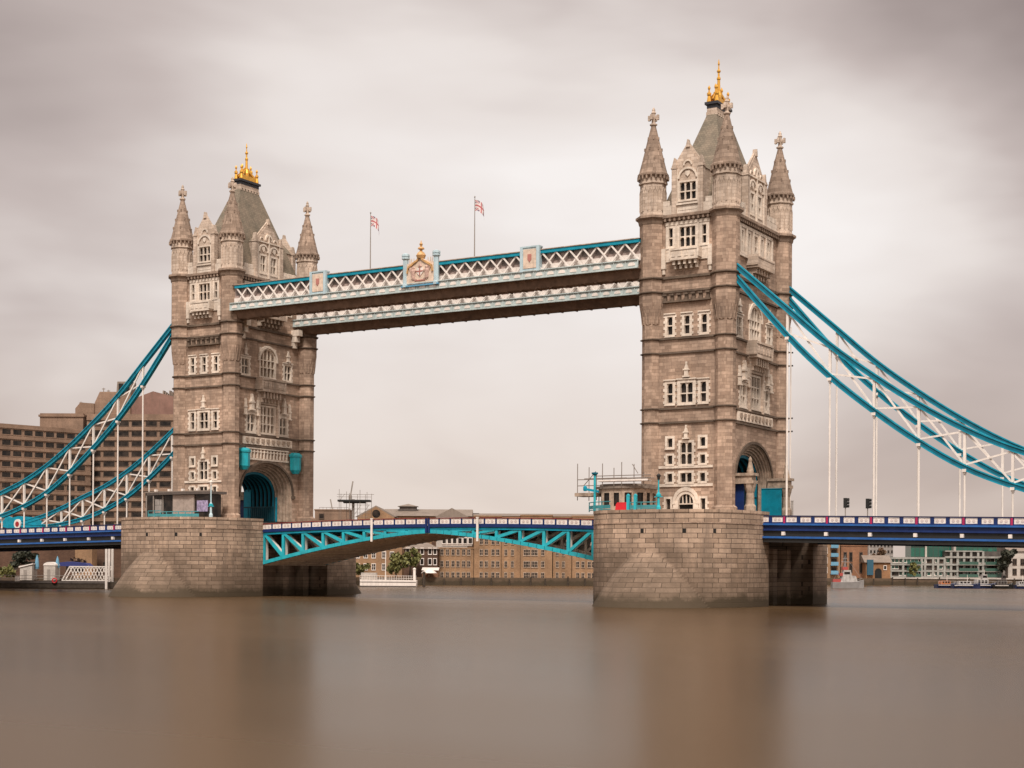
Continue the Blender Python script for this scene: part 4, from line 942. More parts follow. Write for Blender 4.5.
        for i in range(n):
            a = -30.6+i*pw; za = zdeck(a+pw/2)
            m2 = MB(); m2.box(a-.07, a+.12, y-.1, y+.1, za-.95, za-.1); m2.build('post', 'royal_blue_paint', root, org)
            infill(a+.16, a+pw-.12, y, s, za-.88, za-.14, pr_, org)
    for y in (-8, 8): m2 = MB(); m2.box(-.4, -.1, y-.13, y+.13, 9.6, 11.72); m2.build('nose_post', 'royal_blue_paint', root, org)
    return root
bas = make_bascule('left half of the central lifting span, teal arched trusses and blue railing')
bas2 = copy_tree(bas); bas2.location = (31.5, 0, 10); bas2.rotation_euler = (0, 0, pi)
bas2['label'] = 'right half of the central lifting span, running into the nearer pier'
for x, lb in ((-9.6, 'white gauge board hanging on the railing of the left bascule half'), (8.7, 'white gauge board hanging on the railing of the right bascule half')):
    m2 = MB(); m2.box(x-.16, x+.16, -8.5, -8.36, 8.35, 11.6); m2.box(x-.2, x+.2, -8.53, -8.33, 11.6, 11.75); m2.box(x-.1, x+.1, -8.36, -8.1, 9.4, 9.6); m2.box(x-.1, x+.1, -8.36, -8.1, 11.0, 11.2)
    tag(m2.build('gauge_board', 'white_paint', None), lb, 'gauge board', 'gauge boards on the central span')

# ================================================================ SIDE SPANS
def zs_(x): return 11.42-.018*(abs(x)-52)
def make_side(label):
    org = (51.8, 0, 9); root = empty('side_span', org, label, 'bridge deck', 'suspended side spans')
    x0, x1, Y = 51.9, 123.0, 9.85; n = 40; pw = 5.5/3
    def strip(y0, y1, o0, o1, name, mat, par=root, a=x0, b=x1):
        m2 = MB(); z0, z1 = zs_(a), zs_(b)
        m2.add([(a, y0, z0+o0), (b, y0, z1+o0), (b, y1, z1+o0), (a, y1, z0+o0), (a, y0, z0+o1), (b, y0, z1+o1), (b, y1, z1+o1), (a, y1, z0+o1)], [(0,3,2,1),(4,5,6,7),(0,1,5,4),(1,2,6,5),(2,3,7,6),(3,0,4,7)])
        return m2.build(name, mat, par, org)
    for s in (-1, 1):
        y = s*Y
        gd = strip(y-.12, y+.12, -3.35, -1.0, 'edge_girder', 'royal_blue_paint')
        strip(*sorted((y+s*.12, y+s*.42)), -1.22, -1.0, 'flange', 'mid_blue_paint', gd)
        strip(*sorted((y+s*.12, y+s*.38)), -1.9, -1.72, 'flange', 'royal_blue_paint', gd)
        strip(*sorted((y+s*.12, y+s*.5)), -2.85, -2.6, 'flange', 'mid_blue_paint', gd)
        strip(*sorted((y+s*.12, y+s*.14)), -2.6, -1.9, 'web_plate', 'black_metal', gd)
        strip(*sorted((y+s*.12, y+s*.3)), -3.35, -2.85, 'bottom_plate', 'black_metal', gd)
        k0 = 54.6-3*pw
        pr_ = strip(y-.09, y+.09, -1.0, -.84, 'bottom_rail', 'royal_blue_paint'); strip(y-.13, y+.13, -.16, 0, 'handrail', 'navy_paint', pr_)
        i = 0
        while k0+i*pw < x1-pw:
            a = k0+i*pw; z = zs_(a+pw/2)
            if a > 112: break
            m2 = MB(); m2.box(a-.22, a+.22, y-.1, y+.1, zs_(a)-.98, zs_(a)-.1); po = m2.build('post', 'royal_blue_paint', root, org)
            if i % 3 == 0:
                m2 = MB(); m2.box(a-.13, a+.13, y-.17, y+.17, zs_(a)-.95, zs_(a)-.14); m2.build('red_shield', 'crimson_paint', po, org)
            infill(a+.24, a+pw-.24, y, s, z-.82, z-.2, pr_, org)
            i += 1
        for q in range(13):
            a = 54.6+5.48*q
            if a > 121: break
            m2 = MB(); z = zs_(a)-2.25; m2.box(a-.2, a+.2, min(y+s*.14, y+s*.55), max(y+s*.14, y+s*.55), z-.22, z+.22); m2.build('hanger_socket', 'white_paint', gd, org)
    strip(-Y+.1, Y-.1, -1.55, -1.1, 'roadway', 'asphalt')
    m2 = MB(); a = x0
    while a < x1:
        z = zs_(a); m2.box(a-.2, a+.2, -Y+.2, Y-.2, z-3.2, z-1.5); a += 2.75
    m2.build('cross_girder', 'black_metal', root, org)
    return root
sp = make_side('blue suspended roadway span on the right, running from the nearer tower out of frame')
sp2 = copy_tree(sp); sp2.location = (-51.8, 0, 9); sp2.rotation_euler = (0, 0, pi); sp2['label'] = 'blue suspended roadway span on the left, in front of the brown hotel'

# ================================================================ SUSPENSION CHAINS
PX = [46.9, 54.6, 60.1, 65.65, 71.1, 76.5, 82.0, 87.5, 93.0, 98.5, 104.2]
UP = [43.8, 37.0, 32.15, 28.0, 24.35, 21.25, 18.75, 16.9, 14.95, 13.4, 12.3]
LO = [42.6, 33.75, 28.35, 23.85, 19.95, 16.75, 14.5, 12.95, 12.05, 11.7, 12.1]
def make_chain(label):
    org = (47, 0, 43); root = empty('suspension_chain', org, label, 'chain', 'suspension chains')
    def chord(zs, name):
        m2 = MB(); m3 = MB(); m4 = MB(); n = 10
        # smooth curve through the joints
        import mathutils
        P = [(PX[i], zs[i]) for i in range(len(PX))]
        pts = []
        for i in range(len(P)-1):
            p0 = P[max(i-1, 0)]; p1 = P[i]; p2 = P[i+1]; p3 = P[min(i+2, len(P)-1)]
            for k in range(4):
                t_ = k/4; f = lambda a, b, c, d: .5*(2*b+(c-a)*t_+(2*a-5*b+4*c-d)*t_*t_+(-a+3*b-3*c+d)*t_**3)
                pts.append((f(p0[0], p1[0], p2[0], p3[0]), f(p0[1], p1[1], p2[1], p3[1])))
        pts.append(P[-1])
        for (ax, az), (bx, bz) in zip(pts[:-1], pts[1:]):
            dx, dz = bx-ax, bz-az; L = sqrt(dx*dx+dz*dz); ux, uz = -dz/L, dx/L; e = .04
            A = (ax-dx/L*e, az-dz/L*e); B = (bx+dx/L*e, bz+dz/L*e)
            m2.beam((A[0], 0, A[1]), (B[0], 0, B[1]), .42, .46)
            for s_ in (-1, 1):
                o_ = s_*.28; m3.beam((A[0]+ux*o_, 0, A[1]+uz*o_), (B[0]+ux*o_, 0, B[1]+uz*o_), .62, .15)
        c_ = m2.build(name, 'teal_dark', root, org); m3.build('flange', 'teal_paint', c_, org)
        return c_
    u_ = chord(UP, 'upper_chord'); l_ = chord(LO, 'lower_chord')
    for i in range(1, 10):
        x = PX[i]
        if UP[i]-LO[i] > 1.2:
            m2 = MB(); m2.beam((x, 0, LO[i]), (x, 0, UP[i]), .3, .3, (1, 0, 0)); m2.build('vertical', 'white_paint', root, org)
        if i < 9:
            x2 = PX[i+1]
            m2 = MB(); m2.beam((x, -.08, LO[i]+.3), (x2, -.08, UP[i+1]-.3), .14, .22); m2.build('diagonal', 'white_paint', root, org)
            m2 = MB(); m2.beam((x, .08, UP[i]-.3), (x2, .08, LO[i+1]+.3), .14, .22); m2.build('diagonal', 'white_paint', root, org)
        m2 = MB(); m2.box(x-.24, x+.24, -.36, .36, LO[i]-.55, LO[i]-.2); m2.box(x-.15, x+.15, -.2, .2, LO[i]-.8, LO[i]-.55); m2.build('joint_block', 'white_paint', root, org)
        zb = zs_(x)-2.2
        if LO[i]-zb > .5:
            m2 = MB(); m2.tube((x, 0, zb), (x, 0, LO[i]-.5), .125, n=8); m2.build('hanger', 'white_paint', root, org)
    # pin where the long and short chains meet, and the short chain rising to the bank
    m2 = MB(); m2.prism([(97.6, 11.4), (104.2, 10.9), (108.5, 11.7), (108, 13.1), (104.2, 13.7), (98.6, 13.3)], -.24, .24, 'xz'); m2.build('link_plate', 'teal_paint', root, org)
    m2 = MB(); m2.tube((104.2, -.5, 12.2), (104.2, .5, 12.2), .9, n=24); pn = m2.build('pin_disc', 'white_paint', root, org)
    m2 = MB(); m2.tube((104.2, -.54, 12.2), (104.2, .54, 12.2), .5, n=24); m2.build('pin_centre', 'red_paint', pn, org)
    m2 = MB(); m2.beam((105.5, 0, 12.8), (123, 0, 18.5), .42, .8); m2.beam((105.5, 0, 12.2), (123, 0, 15.5), .42, .8); m2.build('short_chain', 'teal_paint', root, org)
    return root
ch = make_chain('near teal suspension chain right of the nearer tower, lower in the picture of that pair'); ch.location = (47, -9.2, 43)
for loc, rz, lb in (((47, 9.2, 43), 0, 'far teal suspension chain right of the nearer tower, emerging behind its far turret'),
                    ((-47, -9.2, 43), pi, 'near teal suspension chain left of the farther tower, the higher of that pair'),
                    ((-47, 9.2, 43), pi, 'far teal suspension chain left of the farther tower, lower and behind the other')):
    c = copy_tree(ch); c.location = loc; c.rotation_euler = (0, 0, rz); c['label'] = lb
#@@PART2
# ================================================================ ON THE PIERS
def frame(o, ang=YAW):
    """local frame at o: u to the right in the picture, d towards the camera, z up"""
    ca, sa = cos(ang), sin(ang)
    return lambda u, d, z: (o[0]+u*ca+d*sa, o[1]+u*sa-d*ca, z)
def P(F, name, mat, fn, par=None, org=(0,0,0), smooth=False):
    mb = MB(F); fn(mb); return mb.build(name, mat, par, org, smooth)
ZU = 460
# stone control cabin on the nearer pier
o = (TX-7.0, -13.0, 11.9); F = lambda u, d, z: (o[0]+u, o[1]-d, z)
root = empty('control_cabin', o, 'round-ended stone control cabin with dark openings, on the nearer pier', 'cabin')
m2 = MB(); poly = [(-3.3, -2.4), (-3.3, 1.2), (-2.3, 2.2), (0.6, 2.4), (2.3, 2.0), (3.3, .9), (3.3, -2.4)]
def walled(poly, z0, z1, holes_f, mat, name, par, og, th=.3):
    """prismatic wall following a plan polygon, one opening per side"""
    m2 = MB(); n = len(poly)
    for i in range(n):
        a, b2 = poly[i], poly[(i+1) % n]; L = sqrt((a[0]-b2[0])**2+(a[1]-b2[1])**2); nh = max(1, int(L/1.1))
        ux, uy = (b2[0]-a[0])/L, (b2[1]-a[1])/L; pr = lambda t_: (og[0]+a[0]+ux*t_, og[1]-(a[1]+uy*t_))
        zl, zh = z0+holes_f[0], z0+holes_f[1]
        def seg(t0, t1, za, zb):
            p, q = pr(t0), pr(t1); m2.add([(*p, za), (*q, za), (*q, zb), (*p, zb)], [(0,1,2,3)])
        seg(0, L, z0, zl); seg(0, L, zh, z1); w = L/nh
        for k in range(nh):
            seg(k*w, k*w+.25*w, zl, zh); seg(k*w+.78*w, (k+1)*w, zl, zh)
    wl = m2.build(name, mat, par, og)
    m2 = MB(); cxm = sum(p[0] for p in poly)/n; cym = sum(p[1] for p in poly)/n
    q = [(cxm+(p[0]-cxm)*.9, cym+(p[1]-cym)*.9) for p in poly]
    m2.add([(og[0]+x, og[1]-y, z0) for x, y in q]+[(og[0]+x, og[1]-y, z1-.1) for x, y in q], [(i, (i+1) % n, n+(i+1) % n, n+i) for i in range(n)]); m2.build('dark_opening', 'dark_glass', wl, og)
    return wl
walled(poly, 11.9, 14.9, (.75, 2.45), 'stone_plain', 'wall', root, o)
m2 = MB(); m2.prism([(o[0]+x*1.1, o[1]-y*1.1) for x, y in poly], 14.9, 15.2, 'xy'); m2.prism([(o[0]+x*.95, o[1]-y*.95) for x, y in poly], 15.2, 15.5, 'xy'); m2.build('roof', 'roof_grey', root, o)
# scaffolding round that cabin
sc = empty('scaffold', (o[0]-3.4, o[1]-2.2, 11.9), 'pale scaffold tubes and planks over the stone cabin on the nearer pier', 'scaffolding'); so = (o[0]-3.4, o[1]-2.2, 11.9)
for x, y, h in ((-6.4, 1.2, 6.4), (-5.5, -.3, 6.0), (-3.6, 1.2, 5.0), (-1.9, 2.8, 6.2), (-.2, 2.9, 5.6), (.9, 2.9, 6.3), (2.6, 2.8, 6.0), (3.8, 2.4, 5.0)):
    m2 = MB(); m2.tube((o[0]+x, o[1]-y, 13.5 if x < -3.5 else 15.2), (o[0]+x, o[1]-y, 11.9+h), .055, n=6); m2.build('standard', 'scaffold_steel', sc, so)
for y, z, x0, x1 in ((1.2, 15.4, -6.4, 3), (1.2, 16.2, -6.4, 4.6), (2.9, 15.8, -2.2, 5), (2.9, 16.15, -2.2, 5), (2.9, 16.5, -3, 5), (-.3, 16.4, -6.2, 0)):
    m2 = MB(); m2.tube((o[0]+x0, o[1]-y, z), (o[0]+x1, o[1]-y, z), .055, n=6); m2.build('ledger', 'scaffold_steel', sc, so)
m2 = MB(); m2.box(o[0]-6.5, o[0]-3.4, o[1]-1.8, o[1]+.6, 14.0, 14.45); m2.build('platform', 'stone_plain', sc, so)
m2 = MB(); m2.box(o[0]-2.4, o[0]+4.6, o[1]-2.95, o[1]-1.9, 15.75, 15.82); m2.box(o[0]-2.4, o[0]+4.6, o[1]-2.98, o[1]-2.92, 15.8, 16.0); m2.build('plank_screen', 'white_paint', sc, so)
m2 = MB(); m2.tube((o[0]-5.6, o[1]-1.0, 15.4), (o[0]-3.6, o[1]-1.4, 17.2), .05, n=6); m2.tube((o[0]+3.2, o[1]-2.9, 16.7), (o[0]+2.4, o[1]-2.9, 17.9), .05, n=6); m2.build('diagonal_brace', 'scaffold_steel', sc, so)
def teal_post(x, y, h, label, cat='post', arm=False):
    r = empty('railing_mast', (x, y, 11.9), label, cat); og = (x, y, 11.9)
    m2 = MB(); m2.tube((x, y, 11.9), (x, y, 11.9+h), .16, n=8); m2.build('mast', 'teal_light', r, og)
    m2 = MB(); m2.lathe([(.2, 11.9+h-.3), (.42, 11.9+h-.1), (.42, 11.9+h+.05), (.1, 11.9+h+.1)], x, y, 8); m2.build('head', 'teal_dark', r, og)
    if arm:
        m2 = MB(); m2.beam((x-1.6, y, 11.9+3.0), (x+.6, y, 11.9+2.6), .2, .3); m2.lathe([(.2, 14.6), (.26, 14.8), (.26, 15.1), (.1, 15.3)], x-1.4, y, 8); m2.build('arm', 'teal_paint', r, og)
    return r
teal_post(o[0]-2.9, o[1]-3.0, 5.0, 'teal mast with a side arm at the left end of the nearer pier', arm=True)
def railing(pts, z0, h, label, mats=('teal_rail', 'teal_rail')):
    r = empty('platform_railing', (*pts[0], z0), label, 'railing'); og = (*pts[0], z0); n = 0
    m2 = MB()
    for a, b2 in zip(pts[:-1], pts[1:]):
        for z in (z0+h-.05, z0+.2): m2.tube((*a, z), (*b2, z), .06, n=6)
        m2.beam((*a, z0+h*.45), (*b2, z0+h*.45), .03, h*.35)
    m2.build('rail', mats[0], r, og)
    for a, b2 in zip(pts[:-1], pts[1:]):
        L = sqrt((a[0]-b2[0])**2+(a[1]-b2[1])**2); k = max(1, int(L/1.2))
        for i in range(k):
            f = i/k; m2 = MB(); x, y = a[0]+(b2[0]-a[0])*f, a[1]+(b2[1]-a[1])*f; m2.tube((x, y, z0), (x, y, z0+h), .07, n=6); m2.build('upright', mats[1], r, og)
    return r
railing([(o[0]-3.9, o[1]-2.6), (o[0]-2.4, o[1]-4.2), (o[0]+.6, o[1]-5.4)], 11.9, 1.25, 'teal railing in front of the stone cabin on the nearer pier')
railing([(o[0]+3.6, o[1]-5.8), (o[0]+5.2, o[1]-6.0), (o[0]+7.3, o[1]-6.0)], 11.9, 1.05, 'short teal railing right of the red barrier on the nearer pier')
for x, lb in ((3.3, 'left of two teal gate posts beside the red barrier'), (4.3, 'right of two teal gate posts beside the red barrier')):
    m2 = MB(); m2.box(o[0]+x-.17, o[0]+x+.17, o[1]-5.95, o[1]-5.6, 11.9, 13.7); m2.lathe([(.24, 13.7), (.24, 13.8), (.05, 14)], o[0]+x, o[1]-5.78, 4); tag(m2.build('gate_post', 'teal_light'), lb, 'post', 'teal gate posts on the nearer pier')
m2 = MB(); x, y = o[0]+2.3, o[1]-5.4
m2.prism([(x-.9, 11.9), (x+.9, 11.9), (x+.8, 12.7), (x+.6, 12.95), (x-.6, 12.95), (x-.8, 12.7)], y-.25, y+.25, 'xz'); m2.box(x-.7, x-.4, y-.35, y+.35, 11.9, 12.1); m2.box(x+.4, x+.7, y-.35, y+.35, 11.9, 12.1)
tag(m2.build('red_barrier', 'barrier_red'), 'bright red barrier standing at the edge of the nearer pier', 'barrier')
def lamp_post(x, y, h, label, white=False):
    r = empty('lamp_post', (x, y, 11.9), label, 'street lamp'); og = (x, y, 11.9)
    m2 = MB(); m2.lathe([(.3, 11.9), (.3, 12.3), (.17, 12.6), (.14, 13.9), (.2, 14.0), (.11, 14.2), (.08, 11.9+h-.9), (.12, 11.9+h-.8)], x, y, 8); m2.build('post', 'teal_light' if not white else 'pale_blue_paint', r, og)
    m2 = MB(); m2.beam((x-.55, y, 13.6), (x+.55, y, 13.6), .12, .12); m2.lathe([(.3, 13.6), (.34, 13.9), (.1, 14.05)], x, y, 8); m2.build('collar', 'teal_light', r, og)
    m2 = MB(); m2.lathe([(.12, 11.9+h-.8), (.26, 11.9+h-.3), (.3, 11.9+h-.25), (.06, 11.9+h)], x, y, 6); m2.build('lantern', 'black_metal' if not white else 'white_paint', r, og)
    return r
lamp_post(TX-.1, -17.6, 4.6, 'teal lamp post with black lantern left of the pointed doorway')
# modern kiosk on the farther pier
k0 = (-TX-1.3, -13.4, 11.9); root = empty('kiosk', k0, 'flat-roofed dark glass kiosk with stone panel, on the farther pier', 'kiosk')
X0, Y0 = k0[0], k0[1]
m2 = MB(); m2.prism([(X0-7.0, Y0+.4), (X0-6.4, Y0-.7), (X0-3, Y0-1.6), (X0+3, Y0-1.8), (X0+7.4, Y0-1.0), (X0+8, Y0+1.6), (X0-7, Y0+1.6)], 15.55, 15.95, 'xy'); m2.build('roof', 'roof_dark', root, k0)
m2 = MB(); m2.box(X0-6.9, X0+6.8, Y0-.7, Y0-.2, 15.95, 16.15); m2.build('roof_edge', 'roof_grey', root, k0)
m2 = MB(); m2.box(X0-6, X0-.4, Y0-1.0, Y0+1.2, 11.9, 15.5); m2.build('dark_glazing', 'dark_glass', root, k0)
for x in (-6.1, -4.6, -2.6): m2 = MB(); m2.box(X0+x-.08, X0+x+.08, Y0-1.12, Y0-1.0, 11.9, 15.5); m2.build('mullion', 'grey_steel', root, k0)
m2 = MB(); m2.box(X0-4.3, X0-2.9, Y0-1.05, Y0-1.01, 12.8, 14.9); m2.build('notice_panel', 'grey_cladding', root, k0)
m2 = MB(); m2.box(X0-.4, X0+3.9, Y0-1.25, Y0+1.2, 11.9, 15.5); m2.box(X0+1.7, X0+1.76, Y0-1.29, Y0-1.25, 11.9, 15.5); m2.build('stone_panel', 'grey_stone_panel', root, k0)
m2 = MB(); m2.box(X0+3.9, X0+7.2, Y0-1.0, Y0+1.2, 11.9, 15.5); m2.build('side_glazing', 'dark_glass', root, k0)
m2 = MB(); m2.box(X0+4.4, X0+6.6, Y0-1.1, Y0-1.04, 12.9, 14.6); m2.build('poster', 'poster_lilac', root, k0)
for x in (-5, -2.2, .6, 3.6): m2 = MB(); m2.box(X0+x-.2, X0+x+.2, Y0-.3, Y0+.1, 16.15, 16.5); m2.build('roof_vent', 'white_paint', root, k0)
railing([(X0-4.6, Y0-2.2), (X0-1.2, Y0-3.0)], 11.9, 1.2, 'solid teal railing before the dark glazing of the kiosk', ('teal_rail', 'teal_rail'))
railing([(X0-1.2, Y0-3.0), (X0+2.6, Y0-3.2), (X0+6.2, Y0-2.6)], 11.9, 1.0, 'teal railing before the stone panel of the kiosk')
lamp_post(X0+8.6, Y0-2.6, 5.6, 'pale lamp post with teal base beside the kiosk', True)
# ---- bridge furniture
def traffic_light(x, y, label, zb):
    r = empty('traffic_light', (x, y, zb), label, 'traffic light', 'traffic lights on the right span'); og = (x, y, zb)
    m2 = MB(); m2.tube((x, y, zb), (x, y, zb+3.2), .07, n=8); m2.build('pole', 'grey_steel', r, og)
    m2 = MB(); m2.box(x-.2, x+.2, y-.16, y+.16, zb+2.1, zb+3.3); m2.build('signal_head', 'black_metal', r, og)
    for k in range(3):
        m2 = MB(); m2.tube((x+.2, y, zb+2.3+k*.4), (x+.46, y, zb+2.3+k*.4), .17, .19, 8); m2.build('visor', 'black_metal', r, og)
traffic_light(61.8, -8.2, 'left of two traffic lights seen above the right railing', zs_(60)-1.1); traffic_light(64.2, -7.0, 'right of two traffic lights seen above the right railing', zs_(64)-1.1)

# ================================================================ FAR BANK
BW = {}
def win_mesh(key, w, h, frame_mat, glass='dark_glass', bars=1):
    if key in BW: return BW[key]
    mb = MB(); t_ = .12
    mb.box(-w/2-t_, w/2+t_, -.1, .05, h, h+t_*1.4); mb.box(-w/2-t_, w/2+t_, -.1, .12, -t_*1.6, 0)
    mb.box(-w/2-t_, -w/2, -.1, .05, 0, h); mb.box(w/2, w/2+t_, -.1, .05, 0, h)
    if bars == -1: mb.box(-.32, .32, -.1, .06, 0, h)
    for b2 in range(bars): x = -w/2+w*(b2+1)/(bars+1); mb.box(x-.04, x+.04, -.08, .03, 0, h)
    if bars > 0: mb.box(-w/2, w/2, -.08, .035, h*.5-.04, h*.5+.04)
    mb.mi = 1; mb.poly([(-w/2, -.02+.03, 0), (w/2, .01, 0), (w/2, .01, h), (-w/2, .01, h)])
    o_ = mb.build('window_master', [frame_mat, glass]); me = o_.data; bpy.data.objects.remove(o_); BW[key] = me; return me
def place_win(me, par, org, F, ang, u, d, z, name='window'):
    w = bpy.data.objects.new(name, me); COL.objects.link(w); w.parent = par
    p = F(u, d, z); w.location = (p[0]-org[0], p[1]-org[1], p[2]-org[2])
    w.rotation_euler = (0, 0, ang); w.scale = (1, -1, 1)
    return w
ZU = 90
# ---- brown hotel: two stepped concrete wings
h0 = at(92, 372, GZ); hotel = empty('hotel', h0, 'big brown concrete hotel with bands of dark windows, behind the left chains', 'building')
def wing(o, ang, u0, u1, top, depth, z1, dz, wd, pitch, wh, name, cap=True, skip=()):
    F = frame(o, ang); m2 = MB(F); m2.box(u0, u1, -depth, 0, GZ-.3, top)
    w = m2.build(name, 'hotel_concrete', hotel, h0)
    z = z1; n = 0
    me = win_mesh('hotel%g' % wd, wd, wh, 'hotel_concrete' if wd > 3 else 'hotel_frame', bars=-1 if wd > 3 else 0)
    fl = 0
    while z+wh < top-.6:
        m2 = MB(F); m2.box(u0, u1, 0, .28, z+wh+.25, z+dz-.3); m2.build('spandrel', 'hotel_concrete', w, h0)
        u = u0+pitch*.6
        while u < u1-pitch*.4:
            if n < 96: place_win(me, w, h0, F, ang, u, .06, z); n += 1
            u += pitch
        z += dz; fl += 1
    return w, F
a1 = at(-40, 352); b1 = at(90, 376); ang1 = atan2(b1[1]-a1[1], b1[0]-a1[0]); L1 = sqrt((b1[0]-a1[0])**2+(b1[1]-a1[1])**2)
wing(a1, ang1, -2, L1, zz(421, 352), 16, 12.4, 2.52, 4.9, 5.6, 1.2, 'wing')
a2 = at(86, 380); wing(a2, YAW-.03, 0, 24, zz(414, 380), 18, 9.0, 2.5, 2.6, 3.5, 1.1, 'wing')
F2 = frame(at(39, 388), YAW-.02); m2 = MB(F2); m2.box(0, 11, -16, 0, GZ, zz(413.5, 388)); m2.box(-.3, 11.3, -16, .3, zz(417, 388), zz(415, 388)); m2.build('stair_tower', 'hotel_concrete', hotel, h0)
Fp = frame(at(92, 388), YAW-.02); D = 388
def pxs(u): return (u-92)*D/FPX
m2 = MB(Fp); m2.prism([(pxs(90), zz(411, D)), (pxs(128), zz(411, D)), (pxs(128), zz(390, D)), (pxs(97), zz(390, D)), (pxs(92), zz(402, D))], -9, -1.5, 'uzd') if False else None
def pr3(mb, pts, d0, d1):
    n = len(pts); mb.add([(u, d0, z) for u, z in pts]+[(u, d1, z) for u, z in pts], [list(range(n)), list(range(2*n-1, n-1, -1))]+[(i, (i+1) % n, n+(i+1) % n, n+i) for i in range(n)])
m2 = MB(Fp); pr3(m2, [(pxs(90), zz(415, D)), (pxs(128), zz(415, D)), (pxs(128), zz(391, D)), (pxs(97), zz(391, D)), (pxs(92), zz(402, D))], -9, -1.5); m2.build('penthouse', 'hotel_concrete', hotel, h0)
m2 = MB(Fp); pr3(m2, [(pxs(73), zz(415, D)), (pxs(92), zz(415, D)), (pxs(92), zz(403, D)), (pxs(78), zz(402, D)), (pxs(73), zz(408, D))], -9, -1); m2.build('plant_room', 'hotel_concrete', hotel, h0)
m2 = MB(Fp); pr3(m2, [(pxs(112), zz(393, D)), (pxs(127), zz(393, D)), (pxs(128), zz(380, D)), (pxs(113), zz(380, D))], -7, -3); bx = m2.build('roof_box', 'roof_grey', hotel, h0)
m2 = MB(Fp); m2.box(pxs(114.5), pxs(119), -3.0, -2.9, zz(390, D), zz(382, D)); m2.box(pxs(121), pxs(125.5), -3.0, -2.9, zz(390, D), zz(382, D)); m2.build('louvre', 'dark_interior', bx, h0)
m2 = MB(Fp); pr3(m2, [(pxs(122), zz(414.5, D)), (pxs(174), zz(414.5, D)), (pxs(174), zz(396, D)), (pxs(150), zz(390, D)), (pxs(124), zz(400, D))], -10, -2.2); m2.build('red_roof_storey', 'penthouse_red', hotel, h0)
m2 = MB(Fp)
for i in range(7): m2.box(pxs(157+i*2.2), pxs(158.4+i*2.2), -7, -5, zz(396, D), zz(388+i % 3*1.5, D))
m2.box(pxs(155), pxs(173), -7, -5, zz(396, D), zz(393, D)); m2.build('roof_plant', 'roof_grey', hotel, h0)
for u, v in ((98, 386), (75, 400), (103, 388)): m2 = MB(Fp); m2.tube((pxs(u), -4, zz(v+6, D)), (pxs(u), -4, zz(v, D)), .12, n=6); m2.box(pxs(u)-.4, pxs(u)+.4, -4.1, -3.9, zz(v+1.5, D), zz(v+.7, D)); m2.build('aerial', 'grey_steel', hotel, h0)

ZU = 470
# ---- generic brick blocks
def block(label, cat, name, u0, u1, D, ztop, depth, mat, wins=(), roof=None, ang=YAW, zb=GZ, group=None, roofmat='roof_grey', parapet=True):
    p0 = at(u0, D, zb); L = (u1-u0)*D/FPX; F = frame(p0, ang); root = empty(name, p0, label, cat, group)
    m2 = MB(F); m2.box(0, L, -depth, 0, zb-.4, ztop); m2.build('wall', mat, root, p0)
    if parapet: m2 = MB(F); m2.box(-.15, L+.15, -depth-.15, .15, ztop, ztop+.3); m2.build('parapet', mat, root, p0)
    if roof:
        m2 = MB(F); k, h = roof; e = .5
        if k == 'gable_side':      # ridge along the front
            pr = [(e, ztop+.05), (-depth/2, ztop+h), (-depth-e, ztop+.05)]; n = 3
            m2.add([(-e, d, z) for d, z in pr]+[(L+e, d, z) for d, z in pr], [(0,1,2),(5,4,3),(0,3,4,1),(1,4,5,2),(2,5,3,0)])
        elif k == 'gable_front':
            pr = [(-e, ztop+.05), (L/2, ztop+h), (L+e, ztop+.05)]
            m2.add([(u, -.05, z) for u, z in pr]+[(u, -depth, z) for u, z in pr], [(0,1,2),(5,4,3),(0,3,4,1),(1,4,5,2),(2,5,3,0)])
        elif k == 'hip':
            m2.add([(-e, e, ztop+.05), (L+e, e, ztop+.05), (L+e, -depth-e, ztop+.05), (-e, -depth-e, ztop+.05), (L*.3, -depth/2, ztop+h), (L*.7, -depth/2, ztop+h)], [(0,1,5,4),(1,2,5),(2,3,4,5),(3,0,4),(0,3,2,1)])
        m2.build('roof', roofmat, root, p0)
    for (us, zs2, w, h, fm, bars) in wins:
        me = win_mesh('%s%g%g%s%d' % (name, w, h, fm, bars), w, h, fm, bars=bars)
        for z in zs2:
            for u in us: place_win(me, root, p0, F, ang, u, .03, z)
    return root, F, p0, L
# long tan wharf building, in its separate bays
D = 396; sx = D/FPX
def bay(u0, u1, vtop, cols, label, rows=(577.6, 566.3, 554.6, 543.6), w=.85, extra=None, off=0):
    z_ = [zz(v, D)-.1 for v in rows]
    us = [(c-u0)*sx for c in cols]; vtop += 2.2
    return block(label, 'building', 'wharf_building', u0, u1, D-off, zz(vtop, D), 14+off, 'tan_brick', [(us, z_, w*.82, 1.4, 'stone_plain', 1)], None, group='tan brick wharf buildings under the span')
c = lambda x: 420+x/5.39
r, F, p0, L = bay(438.5, 473.5, 546.5, [c(118), c(148), c(178), c(205), c(235), c(262)], 'tan brick wharf block with a set-back white top storey', rows=(577.6, 566.3, 554.6))
m2 = MB(F); m2.box(.6, L-.4, -12, -1.0, zz(546, D), zz(536, D)); m2.build('white_storey', 'white_render', r, p0)
me = win_mesh('whtop', .9, 1.4, 'white_paint', bars=0)
for q in range(6): place_win(me, r, p0, F, YAW, 1.4+q*1.35, -.95, zz(543.5, D), 'upper_window')
bay(474, 501, 514.5, [c(330), c(357), c(393), c(418)], 'tan brick wharf bay between the white-topped block and a dark recess', off=1)
bay(501.7, 520, 515.5, [c(462), c(498)], 'narrow tan brick wharf bay left of the widest bay', w=.7)
bay(520.6, 552.2, 513.5, [c(567), c(584), c(608), c(625), c(661)], 'widest tan brick wharf bay, in the middle of the row', off=1)
bay(553, 571.5, 515, [c(740), c(773)], 'narrow tan brick wharf bay right of the widest bay', w=.7)
